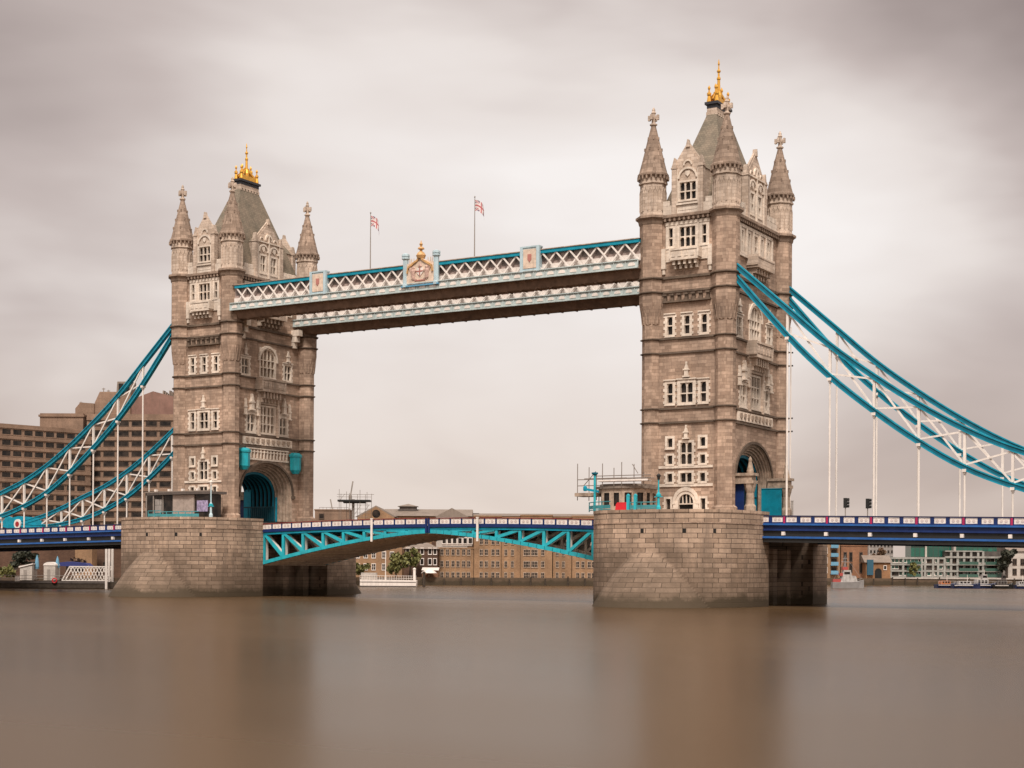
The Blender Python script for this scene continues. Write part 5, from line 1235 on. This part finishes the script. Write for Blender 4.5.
bay(572.2, 615, 514, [c(850), c(878), c(912), c(935), c(965), c(990)], 'tan brick wharf bay running in behind the nearer pier', off=1)
# tall back range with pale roof and gables above the railing
D = 412
r, F, p0, L = block('tan gabled warehouse with a round window, rising above the left railing', 'building', 'gabled_warehouse', 357, 394, D, zz(517.5, D), 40, 'tan_brick', (), ('gable_front', (517.5-506)*D/FPX), parapet=False)
m2 = MB(F); m2.prism([(0, 0)]*0 or [(L/2-L/2, 0), (L, 0), (L/2, 1)], 0, .1) if False else None
m2 = MB(F); pr3(m2, [(.3, zz(517.5, D)), (L-.3, zz(517.5, D)), (L/2, zz(507.3, D))], -.4, 0); m2.build('gable', 'tan_brick', r, p0)
m2 = MB(F); cx_ = L/2+.1; m2.add([(cx_+1.1*cos(k*pi/8), .06, zz(514.3, D)+1.1*sin(k*pi/8)) for k in range(16)], [list(range(16))]); m2.build('round_window', 'dark_glass', r, p0)
D = 424
r, F, p0, L = block('long warehouse with pale pitched roof and a dark cupola', 'building', 'gabled_warehouse', 384, 470, D, zz(516.5, D), 16, 'tan_brick', (), ('gable_side', (516.5-508.5)*D/FPX), parapet=False)
m2 = MB(F); u = (406-384)*D/FPX; m2.box(u-2.3, u+2.3, -10.5, -5.5, zz(510.5, D), zz(506, D)); cu = m2.build('cupola', 'roof_dark', r, p0)
m2 = MB(F); m2.add([(u-2.9, -5, zz(506, D)), (u+2.9, -5, zz(506, D)), (u+2.9, -11, zz(506, D)), (u-2.9, -11, zz(506, D)), (u, -8, zz(503, D))], [(0,1,4),(1,2,4),(2,3,4),(3,0,4),(0,3,2,1)]); m2.build('cupola_roof', 'roof_grey', cu, p0)
D = 418
r, F, p0, L = block('pale gable-ended warehouse right of the cupola', 'building', 'gabled_warehouse', 436, 467, D, zz(517.5, D), 30, 'white_render', (), ('gable_front', (517.5-508)*D/FPX), parapet=False)
r, F, p0, L = block('long low pale roof behind the right half of the railing', 'building', 'gabled_warehouse', 462, 600, 440, zz(516, 440), 14, 'tan_brick', (), ('gable_side', 1.0), parapet=False)
m2 = MB(F); u = 2.5; m2.box(u-2.2, u+2.2, -9, -5, zz(516, 440), zz(512.5, 440)); m2.build('dormer', 'roof_dark', r, p0)
ZU = 345
# brown low block and scaffold rig right of the farther tower
D = 360
r, F, p0, L = block('low brown block with a railed flat roof, right of the farther tower', 'building', 'brown_block', 314.5, 349, D, zz(510.6, D), 10, 'hotel_concrete', (([1.6], [zz(518.5, D)], 1.0, 1.0, 'hotel_frame', 0),))
m2 = MB(F)
for i in range(9): m2.tube((1.0+i*.85, -.5, zz(510.6, D)), (1.0+i*.85, -.5, zz(507.3, D)), .04, n=5)
m2.tube((1, -.5, zz(507.4, D)), (7.8, -.5, zz(507.4, D)), .05, n=5); m2.build('roof_railing', 'scaffold_steel', r, p0)
m2 = MB(F); m2.beam((3.9, -2, zz(510, D)), (3.4, -2, zz(499, D)), .25, .25); m2.build('crane_stub', 'grey_steel', r, p0)
D = 345; q0 = at(353, D, GZ); F = frame(q0); r = empty('access_scaffold', q0, 'scaffold tower with a dark platform and crane jib, beyond the left railing', 'scaffolding'); k = D/FPX
def q(u): return (u-353)*k
m2 = MB(F); m2.box(q(337.5), q(370), -2.5, 1, zz(501.6, D), zz(499.8, D)); m2.box(q(343), q(365), -2.0, .6, zz(503, D), zz(501.6, D)); m2.build('platform', 'black_metal', r, q0)
m2 = MB(F); m2.tube((q(352.5), -.8, GZ), (q(352.5), -.8, zz(499, D)), .3, n=8); m2.build('mast', 'grey_steel', r, q0)
m2 = MB(F); m2.beam((q(349.5), -.8, zz(497, D)), (q(352), -.8, zz(481, D)), .28, .28); m2.box(q(348), q(351), -1.2, -.4, zz(500, D), zz(495, D)); m2.build('jib', 'grey_steel', r, q0)
for i, u in enumerate((337.6, 341, 345, 349.5, 356, 360, 364, 367, 370.2)):
    m2 = MB(F); m2.tube((q(u), .9 if i % 2 else -2.4, zz(530, D)), (q(u), .9 if i % 2 else -2.4, zz((488.5, 494, 491, 493, 494, 490, 494, 492, 493)[i], D)), .05, n=5); m2.build('standard', 'scaffold_steel', r, q0)
for v, ua, ub in ((494.5, 337, 374), (497, 337, 371), (505, 349, 370), (509, 349, 370), (513, 352, 370), (517, 352, 370)):
    m2 = MB(F); m2.tube((q(ua), .95, zz(v, D)), (q(ub), .95, zz(v, D)), .045, n=5); m2.build('ledger', 'scaffold_steel', r, q0)
m2 = MB(F)
for ua, va, ub, vb in ((353, 517, 361, 505), (361, 517, 369, 505), (340, 500, 345, 494)): m2.tube((q(ua), .92, zz(va, D)), (q(ub), .92, zz(vb, D)), .04, n=5)
m2.build('diagonal_brace', 'scaffold_steel', r, q0)
ZU = 420
# brick building and dark Georgian house by the trees
r, F, p0, L = block('plain tan building half hidden by trees under the left half of the span', 'building', 'brick_building', 352, 402, 404, zz(541, 404), 10, 'tan_brick', (([1.5, 3.6, 5.7, 8.4, 10.5], [zz(558, 404), zz(570, 404)], .9, 1.5, 'white_paint', 1),))
D = 392
r, F, p0, L = block('dark brick house with white sash windows and grey hipped roof', 'house', 'brick_house', 404, 437.5, D, zz(549, D), 9, 'dark_brick', (([.9, 2.8, 4.6, 6.6, 7.9], [zz(553.8, D)-.05, zz(564.2, D)-.05], .75, 1.45, 'white_paint', 0),), ('hip', (549-542.5)*D/FPX), parapet=False)
for u in (1.2, 7.3): m2 = MB(F); m2.box(u-.5, u+.5, -5, -4, zz(548, D), zz(541.5, D)); m2.build('chimney', 'dark_brick', r, p0)
# quay frontage
def shrub(name, u, D, w, h, zb, label, mat='leaf_green', n=700, cat='tree', trunk=True, group=None):
    p = at(u, D, zb); r = empty(name, p, label, cat, group); rng = random.Random(int(u*7+D))
    if trunk:
        m2 = MB(); m2.tube(p, (p[0]+.1, p[1], zb+h*.45), h*.03, h*.018, 7)
        for k in range(5):
            a = k*1.3; m2.tube((p[0]+.05, p[1], zb+h*(.28+.04*k)), (p[0]+cos(a)*w*.3, p[1]+sin(a)*w*.3, zb+h*(.6+.05*k)), h*.013, h*.004, 5)
        m2.build('trunk', 'bark', r, p)
    m2 = MB(); cl = [(rng.gauss(0, .22)*w, rng.gauss(0, .2)*w, zb+h*(.3+.62*rng.random()), rng.uniform(.10, .2)*w) for _ in range(16)]
    for _ in range(n):
        c_ = rng.choice(cl); th, ph = rng.uniform(0, 2*pi), math.acos(rng.uniform(-1, 1)); rr = c_[3]*rng.uniform(.35, 1.1)
        x, y, z = p[0]+c_[0]+rr*sin(ph)*cos(th), p[1]+c_[1]+rr*sin(ph)*sin(th), c_[2]+rr*cos(ph)*.9
        s_ = rng.uniform(.16, .34)*max(1, h/9); a, b2 = rng.uniform(0, pi), rng.uniform(-1, 1)
        ux, uy, uz = cos(a)*s_, sin(a)*s_, b2*s_*.5; vx, vy, vz = -sin(a)*s_*b2, cos(a)*s_*b2, s_*.9
        m2.add([(x-ux-vx, y-uy-vy, z-uz-vz), (x+ux-vx, y+uy-vy, z+uz-vz), (x+ux+vx, y+uy+vy, z+uz+vz), (x-ux+vx, y-uy+vy, z-uz+vz)], [(0,1,2,3)])
    m2.build('crown' if trunk else 'foliage', mat, r, p); return r
shrub('quay_tree', 410, 386, 6.5, 8.5, GZ, 'tall green tree left of the dark brick house', n=1100, group='green trees on the quay')
shrub('quay_tree', 396, 384, 5.5, 6.5, GZ, 'rounder green tree between the tall tree and the pier', n=900, group='green trees on the quay')
shrub('quay_bush', 361, 380, 4, 3.6, GZ, 'low green bush just right of the farther pier', n=500, cat='bush', trunk=False)
p = at(429, 384, GZ); r = empty('parasol', p, 'white parasol over the quay terrace', 'parasol')
m2 = MB(); m2.tube(p, (p[0], p[1], zz(569, 384)), .06, n=6); m2.build('pole', 'grey_steel', r, p)
m2 = MB(); m2.lathe([(2.0, zz(573, 384)), (1.5, zz(571, 384)), (.1, zz(568.5, 384))], p[0], p[1], 10); m2.build('canopy', 'white_paint', r, p)
p = at(440, 386, GZ); F = frame(p); r = empty('terrace_pavilion', p, 'low brown pavilion with white awning on the quay', 'pavilion')
m2 = MB(F); m2.box(-4.5, -.5, -3, 0, GZ, GZ+1.9); m2.build('wall', 'red_brick', r, p); m2 = MB(F); m2.add([(-4.6, .5, GZ+2.0), (-.3, .5, GZ+2.0), (-.3, -3, GZ+2.7), (-4.6, -3, GZ+2.7)], [(0,1,2,3)]); m2.build('awning', 'white_paint', r, p)
# white pontoon moored off the quay
p = at(388, 344, 0); F = frame(p); k = 344/FPX; L = 28*k
r = empty('pontoon', p, 'white railed pontoon with a flag mast, right of the farther pier', 'pontoon')
m2 = MB(F); pr3(m2, [(-L, .1), (L, .1), (L*1.02, 1.5), (-L*1.0, 1.7)], -5, 0); m2.build('hull', 'white_paint', r, p)
m2 = MB(F); m2.box(-L, L, .0, .06, .0, .3); m2.box(-L, L, .0, .08, 1.1, 1.2); m2.build('fender_strip', 'roof_dark', r, p)
m2 = MB(F)
for i in range(24): u = -L+2*L*i/23; m2.tube((u, -.15, 1.5), (u, -.15, 2.6), .04, n=5)
for z in (2.05, 2.6): m2.tube((-L, -.15, z), (L, -.15, z-.1), .04, n=5)
m2.build('railing', 'white_paint', r, p)
m2 = MB(F); m2.box(-L+.2, -L+3.6, -3.5, -.4, 1.6, 3.2); m2.build('cabin', 'white_render', r, p)
m2 = MB(F); u = (385-388)*k; m2.tube((u, -1.5, 1.5), (u, -1.5, zz(551, 344)), .13, .08, 7); m2.build('mast', 'white_paint', r, p)
for u, v, lb in ((414.5, 569.5, 'pale mooring pile at the right end of the white pontoon'), (424, 573, 'dark mooring pile at the foot of the quay wall')):
    pp = at(u, 350, 0); m2 = MB(); m2.tube((pp[0], pp[1], -1), (pp[0], pp[1], zz(v, 350)), .32, n=8); m2.lathe([(.4, zz(v, 350)), (.4, zz(v, 350)+.15), (.05, zz(v, 350)+.4)], pp[0], pp[1], 8)
    tag(m2.build('mooring_pile', 'white_paint' if 'pale' in lb else 'timber_dark'), lb, 'pile', 'mooring piles by the pontoon')

ZU = 55
# ---- left bank, under the left span
r, F, p0, L = block('dark embankment building under the left span, full width behind the huts', 'building', 'embankment_building', -60, 122, 345, zz(548, 345), 6, 'dark_brick', (([4+i*4.2 for i in range(9)], [3.4], 1.8, 1.8, 'hotel_frame', 1),))
r, F, p0, L = block('small tan stone building under the left span', 'building', 'stone_building', 75, 92, 338, zz(546, 338), 4, 'tan_brick', ((), ) if False else ())
for u, w, v0, v1, lb in ((26, 12, 563.5, 577, 'white pitched hut on the left landing stage'), (49.5, 11.5, 563, 578, 'white round-topped hut right of the closed blue parasol')):
    D = 314; p = at(u, D, 1.4); F = frame(p); k = D/FPX; hw = w*k/2; r = empty('landing_hut', p, lb, 'hut', 'white huts on the left landing stage')
    zt = zz(v0, D)
    m2 = MB(F); m2.box(-hw, hw, -3, 0, 1.4, zt-.5); m2.build('wall', 'white_render', r, p)
    m2 = MB(F)
    if w == 12: pr3(m2, [(-hw-.2, zt-.9), (hw+.2, zt-.2), (hw+.2, zt), (-hw-.2, zt-.6)], -3.2, .2)
    else: pr3(m2, [(-hw-.1, zt-.5)]+[((hw+.1)*cos(pi-pi*i/8), zt-.5+.7*sin(pi*i/8)) for i in range(9)], -3.1, .1)
    m2.build('roof', 'white_paint', r, p)
    m2 = MB(F); m2.box(-hw*.4, hw*.15, 0, .04, 1.4, zt-1.3); m2.build('door', 'grey_steel', r, p)
for u, v0, v1, lb in ((37, 555, 573, 'left of two closed blue parasols on the landing stage'), (57.5, 556, 572, 'right of two closed blue parasols on the landing stage')):
    D = 316; p = at(u, D, 1.4); r = empty('closed_parasol', p, lb, 'parasol', 'closed blue parasols on the left bank')
    m2 = MB(); m2.tube(p, (p[0], p[1], zz(v0, D)), .05, n=6); m2.build('pole', 'grey_steel', r, p)
    m2 = MB(); m2.lathe([(.38, zz(v1-4, D)), (.45, zz(v1-6, D)), (.3, zz(v0+4, D)), (.05, zz(v0, D))], p[0], p[1], 8); m2.build('canopy', 'umbrella_blue', r, p)
shrub('dark_conifer', 24, 330, 5, 8.5, GZ, 'dark conifer under the left end of the blue span', 'leaf_dark', 1000)
shrub('bank_bush', 8, 318, 4, 2.6, 1.4, 'low green planter bush at the left edge', 'leaf_green', 400, 'bush', False)
shrub('bare_tree', 82, 326, 3.6, 4.5, GZ, 'small russet tree before the tan stone building', 'leaf_russet', 260)
# landing stage, gangway, piles
p = at(40, 298, 0); F = frame(p); k = 298/FPX
r = empty('landing_stage', p, 'dark landing stage with a railing along the left bank', 'landing stage')
m2 = MB(F); m2.box(-30, 16.5, -8, 0, .1, 1.3); m2.build('deck', 'timber_dark', r, p)
m2 = MB(F); m2.box(-30, 13, 0, .1, 1.0, 1.5); m2.build('fascia', 'roof_dark', r, p)
for i in range(14): m2 = MB(F); u = -14+i*2.1; m2.tube((u, -.1, 1.3), (u, -.1, 2.5), .05, n=5); m2.build('rail_post', 'grey_steel', r, p)
m2 = MB(F); m2.tube((-14, -.1, 2.5), (13, -.1, 2.5), .05, n=5); m2.tube((-14, -.1, 1.9), (13, -.1, 1.9), .04, n=5); m2.build('handrail', 'grey_steel', r, p)
m2 = MB(F); u = (17.5-40)*k; m2.box(u-.45, u+.45, .02, .12, zz(581.5, 298), zz(576.5, 298)); tag(m2.build('notice_board', 'white_paint'), 'small blank white board on the front of the landing stage', 'sign')
m2 = MB(F); u = (55-40)*k; zc = zz(580.5, 298); n = 20
pts = []
for i in range(n):
    for j in range(8):
        a, b2 = 2*pi*i/n, 2*pi*j/8; R_ = .42+.12*cos(b2); pts.append((u+R_*cos(a), .3+.12*sin(b2), zc+R_*sin(a)))
m2.add(pts, [(i*8+j, ((i+1) % n)*8+j, ((i+1) % n)*8+(j+1) % 8, i*8+(j+1) % 8) for i in range(n) for j in range(8)])
tag(m2.build('life_ring', 'barrier_red'), 'red life ring hanging on the landing stage', 'life ring')
p = at(62, 300, 1.4); F = frame(p); k = 300/FPX; L = 47*k
r = empty('gangway', p, 'white lattice gangway bridge at the left of the farther pier', 'gangway')
zt, zb = zz(566.5, 300), zz(580.5, 300)
m2 = MB(F)
for d in (0, -2.2):
    m2.beam((0, d, zb), (L, d, zb), .22, .22); m2.beam((1.5, d, zt), (L, d, zt), .22, .22); m2.beam((0, d, zb), (1.5, d, zt), .2, .2)
m2.build('chord', 'white_paint', r, p)
for d in (0, -2.2):
    n = 6; w = (L-1.5)/n
    for i in range(n):
        a = 1.5+i*w; m2 = MB(F); m2.beam((a, d, zb), (a+w, d, zt), .13, .13); m2.beam((a+w, d, zb), (a, d, zt), .13, .13); m2.build('lattice', 'white_paint', r, p)
m2 = MB(F); m2.box(0, L, -2.1, -.1, zb-.1, zb+.02); m2.build('walkway', 'grey_steel', r, p)
for i, u in enumerate((106.3, 109.2, 112.4)):
    pp = at(u, 296+i*3, 0); m2 = MB(); m2.tube((pp[0], pp[1], -1), (pp[0], pp[1], zz(546+i*.5, 298)), .24, n=8); m2.lathe([(.26, zz(546+i*.5, 298)), (.03, zz(545, 298))], pp[0], pp[1], 8)
    tag(m2.build('guide_pile', 'white_paint'), ('left', 'middle', 'right')[i]+' of three white guide piles by the end of the gangway', 'pile', 'guide piles by the gangway')
D = 322; p = at(70, D, GZ); F = frame(p); r = empty('market_stall', p, 'low stall under a dark blue tarpaulin behind the gangway', 'stall')
m2 = MB(F); pr3(m2, [(-2.4, zz(566, D)), (4.0, zz(566.5, D)), (3.2, zz(563, D)), (-.5, zz(561.5, D)), (-2.2, zz(562.5, D))], -4, 0); m2.build('tarpaulin', 'tarp_blue', r, p)
for u in (-2.2, .8, 3.8): m2 = MB(F); m2.tube((u, -.2, GZ), (u, -.2, zz(565, D)), .06, n=6); m2.build('pole', 'grey_steel', r, p)

ZU = 930
# ---- right bank
D = 455; s_ = D/FPX
r, F, p0, L = block('tan brick building with blue balconies beside the nearer pier', 'building', 'balcony_building', 818, 840, D, zz(532, D), 12, 'tan_brick', (([2.2], [3.5+2.9*i for i in range(4)], 1.0, 1.5, 'white_paint', 1),))
for i in range(5):
    m2 = MB(F); z = 3.0+2.6*i; m2.box(3.6, 5.8, 0, 1.3, z, z+.2); b_ = m2.build('balcony', 'umbrella_blue', r, p0); m2 = MB(F); m2.box(3.6, 5.8, 1.25, 1.32, z+.2, z+1.1); m2.build('balcony_rail', 'umbrella_blue', b_, p0)
    m2 = MB(F); m2.box(3.9, 5.5, .02, .05, z+.3, z+2.1); m2.build('balcony_door', 'dark_glass', r, p0)
r, F, p0, L = block('brown brick warehouse with tall dark openings and slate roof', 'building', 'brick_warehouse', 841, 867.5, D, zz(546.5, D), 12, 'red_brick', (([1.2, 2.9, 5.9], [3.6, 6.9], .8, 2.6, 'hotel_frame', 0),), None)
m2 = MB(F); pr3(m2, [(-.2, zz(546, D)), (4.4, zz(546, D)), (3.2, zz(538, D)), (-.2, zz(538, D))], -10, -.3); m2.build('roof', 'roof_dark', r, p0)
block('grey gridded tower block far behind the brick warehouse', 'building', 'tower_block', 868.5, 893, 640, zz(538, 640), 18, 'grey_cladding', (([1+i*1.45 for i in range(7)], [6+2.6*j for j in range(4)], .8, 1.2, 'grey_cladding', 0),))
r, F, p0, L = block('low orange brick houses with a dark archway', 'house', 'brick_house', 866, 890.5, 450, zz(563, 450), 8, 'orange_brick', (([1.0, 5.6], [4.6], .7, 1.0, 'white_paint', 0),), ('gable_side', 2.2), parapet=False)
m2 = MB(F); pr3(m2, [(2.6, GZ), (4.6, GZ)]+[(3.6+1.0*cos(pi*i/8), GZ+2.2+1.0*sin(pi*i/8)) for i in range(9)], .02, .06); m2.build('archway', 'dark_interior', r, p0)
m2 = MB(F); m2.box(.2, 2.0, 0, .8, GZ+1.2, zz(560, 450)); m2.build('bay_window', 'tarp_teal', r, p0)
shrub('russet_tree', 876, 466, 6, 9.5, GZ, 'bare russet tree behind the low orange houses', 'leaf_russet', 700)
# white modern flats with green glass top
D = 460; s_ = D/FPX
p0 = at(890, D, GZ); F = frame(p0); r = empty('modern_flats', p0, 'white framed modern flats with green glass upper storeys', 'building')
def U(u): return (u-890)*s_
m2 = MB(F); m2.box(U(890.5), U(945), -12, -.5, GZ, zz(557.5, D)); m2.build('lower_block', 'flats_dark', r, p0)
m2 = MB(F); m2.box(U(945), U(1004), -14, -.8, GZ, zz(551, D)); m2.build('upper_block', 'flats_dark', r, p0)
for (ua, ub, va, vb) in ((912, 925.5, 557.5, 545.5),): m2 = MB(F); m2.box(U(ua), U(ub), -8, -1.2, zz(va, D), zz(vb, D)); ph = m2.build('penthouse', 'green_glass', r, p0); m2 = MB(F); m2.box(U(ua-1), U(ub+1), -8.3, -.8, zz(vb, D), zz(vb-.9, D)); m2.build('roof_slab', 'white_render', ph, p0)
m2 = MB(F); pr3(m2, [(U(927.5), zz(557, D)), (U(954), zz(557, D)), (U(954), zz(540, D)), (U(940), zz(536.5, D)), (U(927.5), zz(537, D))], -12, -3); m2.build('glass_storey', 'green_glass', r, p0)
m2 = MB(F); pr3(m2, [(U(957), zz(553, D)), (U(1000), zz(553, D)), (U(1000), zz(541, D)), (U(978), zz(538, D)), (U(957), zz(537, D))], -13, -3.2); m2.build('glass_storey', 'green_glass', r, p0)
m2 = MB(F); m2.box(U(925.6), U(927.4), -6, -.6, zz(557, D), zz(540, D)); m2.build('fin_wall', 'white_render', r, p0); m2 = MB(F); m2.box(U(954.2), U(956.6), -6, -.6, zz(553, D), zz(545, D)); m2.build('fin_wall', 'white_render', r, p0)
rows = [582.5, 577, 571, 564.5, 558.2]
for i, v in enumerate(rows):
    for ua, ub in ((890.3, 903), (903, 945), (945, 1004)):
        if i == 4 and ua == 945: v2 = 557
        else: v2 = v
        m2 = MB(F); m2.box(U(ua), U(ub), -.6, .35 if ua != 903 else .1, zz(v2, D)-.28, zz(v2, D)+.28); m2.build('floor_slab', 'flats_frame', r, p0)
m2 = MB(F); m2.box(U(945), U(982), -.8, .35, zz(551.6, D), zz(550.4, D)); m2.build('floor_slab', 'flats_frame', r, p0)
rng = random.Random(3)
for u in (890.6, 903, 921.5, 925, 933, 938, 944.5, 951, 957.5, 964, 971, 978, 983):
    m2 = MB(F); m2.box(U(u)-.32, U(u)+.32, -.6, .2, GZ, zz(557.5 if u < 945 else 551, D)); m2.build('pier_strip', 'flats_frame', r, p0)
me1 = win_mesh('flat1', 1.0, 1.25, 'white_paint', 'green_glass', 0); me2 = win_mesh('flat2', .9, 1.25, 'hotel_frame', 'dark_glass', 0)
for v in rows[1:]:
    for u in range(893, 1003, 4):
        if rng.random() < .9: place_win(me1 if rng.random() < .6 else me2, r, p0, F, YAW, U(u+rng.uniform(-.4, .4)), -.35 if u < 945 else -.62, zz(v, D)-1.9 if False else zz(v+5.6, D)+.4)
for i, v in enumerate(rows[1:4]):
    for ua, ub in ((984, 1003), (958, 977), (906, 920)):
        m2 = MB(F); m2.box(U(ua), U(ub), .35, 1.4, zz(v, D)-.15, zz(v, D)); bb = m2.build('balcony', 'grey_steel', r, p0); m2 = MB(F); m2.box(U(ua), U(ub), 1.35, 1.4, zz(v, D), zz(v, D)+.9); m2.build('balustrade', 'flats_green', bb, p0)
block('white rendered block with a pale roof at the right edge, beyond the flats', 'building', 'white_block', 1008, 1050, 466, zz(551, 466), 12, 'white_render', (([2+2.4*i for i in range(4)], [3.2, 6.2], 1.1, 1.7, 'hotel_frame', 1),), ('gable_side', 3.6), parapet=False)
shrub('dark_tree', 1007, 455, 5.4, 11.5, GZ, 'dark tree between the flats and the white block', 'leaf_dark', 900)
shrub('quay_tree', 914, 455, 2.6, 5, GZ, 'small green tree before the white flats', n=420, group='green trees on the quay')
block('dim square tower far off, just right of the nearer tower', 'building', 'tower_block', 785, 793, 900, zz(502, 900), 10, 'grey_cladding', ())
# pale quay coping on the right
a, b2 = at(893, 449, 0), at(1040, 452, 0); m2 = MB(); m2.beam((a[0], a[1], 2.05), (b2[0], b2[1], 2.05), .5, .4); tag(m2.build('quay_rail', 'white_render'), 'pale stone ledge along the quay before the white flats', 'ledge')
# grey and red patrol vessel
D = 372; p = at(848, D, 0); F = frame(p); k = D/FPX
r = empty('patrol_boat', p, 'grey and red patrol boat moored right of the nearer pier', 'boat')
def hull(mb, L, B, h, bow=1.0, z0=-.2):
    secs = [(-L, .75, 0), (-L*.6, 1, 0), (0, 1, 0), (L*.55, .85, .15), (L*.85, .45, .4), (L, .05, .6)]
    pts = []
    for u, w, rise in secs:
        pts += [(u, -B*w*.75, z0), (u, B*w*.75, z0), (u, B*w, h+rise*bow), (u, -B*w, h+rise*bow)]
    fs = []
    for i in range(len(secs)-1):
        a = i*4
        for j in range(4): fs.append((a+j, a+(j+1) % 4, a+4+(j+1) % 4, a+4+j))
    mb.add(pts, fs+[(0, 3, 2, 1), tuple(range(len(secs)*4-4, len(secs)*4))])
m2 = MB(F); hull(m2, 16*k, 1.5, 1.5); m2.build('hull', 'hull_grey', r, p)
m2 = MB(F); m2.tube((5*k, .9, 1.7), (14*k, .5, 2.5), .035, n=5); m2.tube((8*k, .8, 1.6), (8*k, .8, 2.2), .03, n=5); m2.tube((12*k, .6, 1.6), (12*k, .6, 2.4), .03, n=5); m2.tube((-3*k, 0, 7.8), (14*k, 0, 2.2), .025, n=4); m2.tube((-3*k, 0, 7.8), (-15*k, 0, 1.6), .025, n=4); m2.build('rigging', 'hull_grey', r, p)
m2 = MB(F); pr3(m2, [(-8*k, 1.5), (9*k, 1.5), (7*k, 3.0), (3*k, 3.1), (2*k, 4.4), (-5*k, 4.4), (-6*k, 3.0)], -1.0, 1.0); sp_ = m2.build('superstructure', 'boat_grey', r, p)
m2 = MB(F); m2.box(-5*k+.1, 2*k-.2, 1.0, 1.04, 3.4, 4.0); m2.build('bridge_window', 'dark_glass', sp_, p)
m2 = MB(F); m2.tube((-3*k, 0, 4.4), (-3*k, 0, 8.2), .14, .05, 6); m2.beam((-3*k-.9, 0, 6.4), (-3*k+.9, 0, 6.4), .1, .12); m2.beam((-3*k-.6, 0, 7.2), (-3*k+.6, 0, 7.2), .1, .1)
m2.tube((-5*k, 0, 4.4), (-3*k, 0, 6.2), .07, .05, 5); m2.tube((-1*k, 0, 4.4), (-3*k, 0, 6.2), .07, .05, 5); m2.build('mast', 'hull_grey', r, p)
for u, w, z in ((-11, 1.5, 1.5), (-6, 1.0, 3.0), (-3.5, .9, 4.45)): m2 = MB(F); m2.box(u*k-w*.7, u*k+w*.7, -.7, .9, z, z+.7); m2.build('red_locker', 'boat_red', r, p)
# barges and tugs at the right
D = 384
for u, hw, hm, cab, lb in ((946, 11, 'hull_blue', 'orange_paint', 'dark blue barge with an orange cover, leftmost of the moored boats'), (966, 14, 'hull_blue', 'boat_grey', 'dark blue cruise boat with a long pale cabin'),
                          (983, 14, 'hull_blue', 'boat_grey', 'dark blue tug with a pale wheelhouse, in the middle of the moored boats'), (1003, 10, 'black_metal', 'roof_dark', 'black tug with a tall dark wheelhouse at the right end'),
                          (1022, 8, 'hull_blue', 'boat_grey', 'boat with pale deckhouse cut off by the right edge')):
    p = at(u, D+rng.uniform(-3, 6), 0); F = frame(p, YAW+rng.uniform(-.12, .12)); k = D/FPX; r = empty('moored_boat', p, lb, 'boat', 'boats moored at the right'); L = hw*k
    m2 = MB(F); hull(m2, L, 1.6, .95, .9); m2.build('hull', hm, r, p)
    m2 = MB(F); m2.box(-L*.98, L*.8, 1.5, 1.62, .78, .9) if False else m2.box(-L*.9, L*.4, 1.36, 1.62, .7, .82); m2.build('rubbing_strake', 'white_paint', r, p)
    tall = 2.2 if 'tug' in lb else 1.5
    m2 = MB(F); pr3(m2, [(-L*.6, .95), (L*.35, .95), (L*.3, .95+tall*.6), (-L*.55, .95+tall*.6)], -1, 1); cb_ = m2.build('cabin', cab, r, p)
    m2 = MB(F)
    for i in range(3): m2.box(-L*.45+i*L*.25, -L*.45+i*L*.25+L*.15, 1.0, 1.03, 1.3, .95+tall*.5)
    m2.build('cabin_windows', 'dark_glass', cb_, p)
    if 'tug' in lb:
        m2 = MB(F); m2.box(-L*.1, L*.25, -.7, .7, .95+tall*.6, .95+tall*1.15); m2.build('wheelhouse', cab, r, p)
        m2 = MB(F); m2.box(-L*.08, L*.23, .7, .73, .95+tall*.78, .95+tall*1.05); m2.build('wheelhouse_window', 'dark_glass', r, p)
    m2 = MB(F); m2.tube((-L*.9, 1.2, 1.7), (L*.75, 1.1, 1.8), .03, n=5); m2.tube((-L*.9, 1.2, .95), (-L*.9, 1.2, 1.7), .03, n=5); [m2.tube((q_*L, 1.15, .95), (q_*L, 1.15, 1.75), .03, n=5) for q_ in (-.6, -.3, 0, .3, .6, .75)]; m2.build('guard_rail', 'boat_grey', r, p)
    m2 = MB(F); m2.tube((L*.1, 0, 1.5), (L*.1, 0, 4.6 if 'tug' in lb else 3.4), .06, .04, 6); m2.build('mast', 'white_paint', r, p)
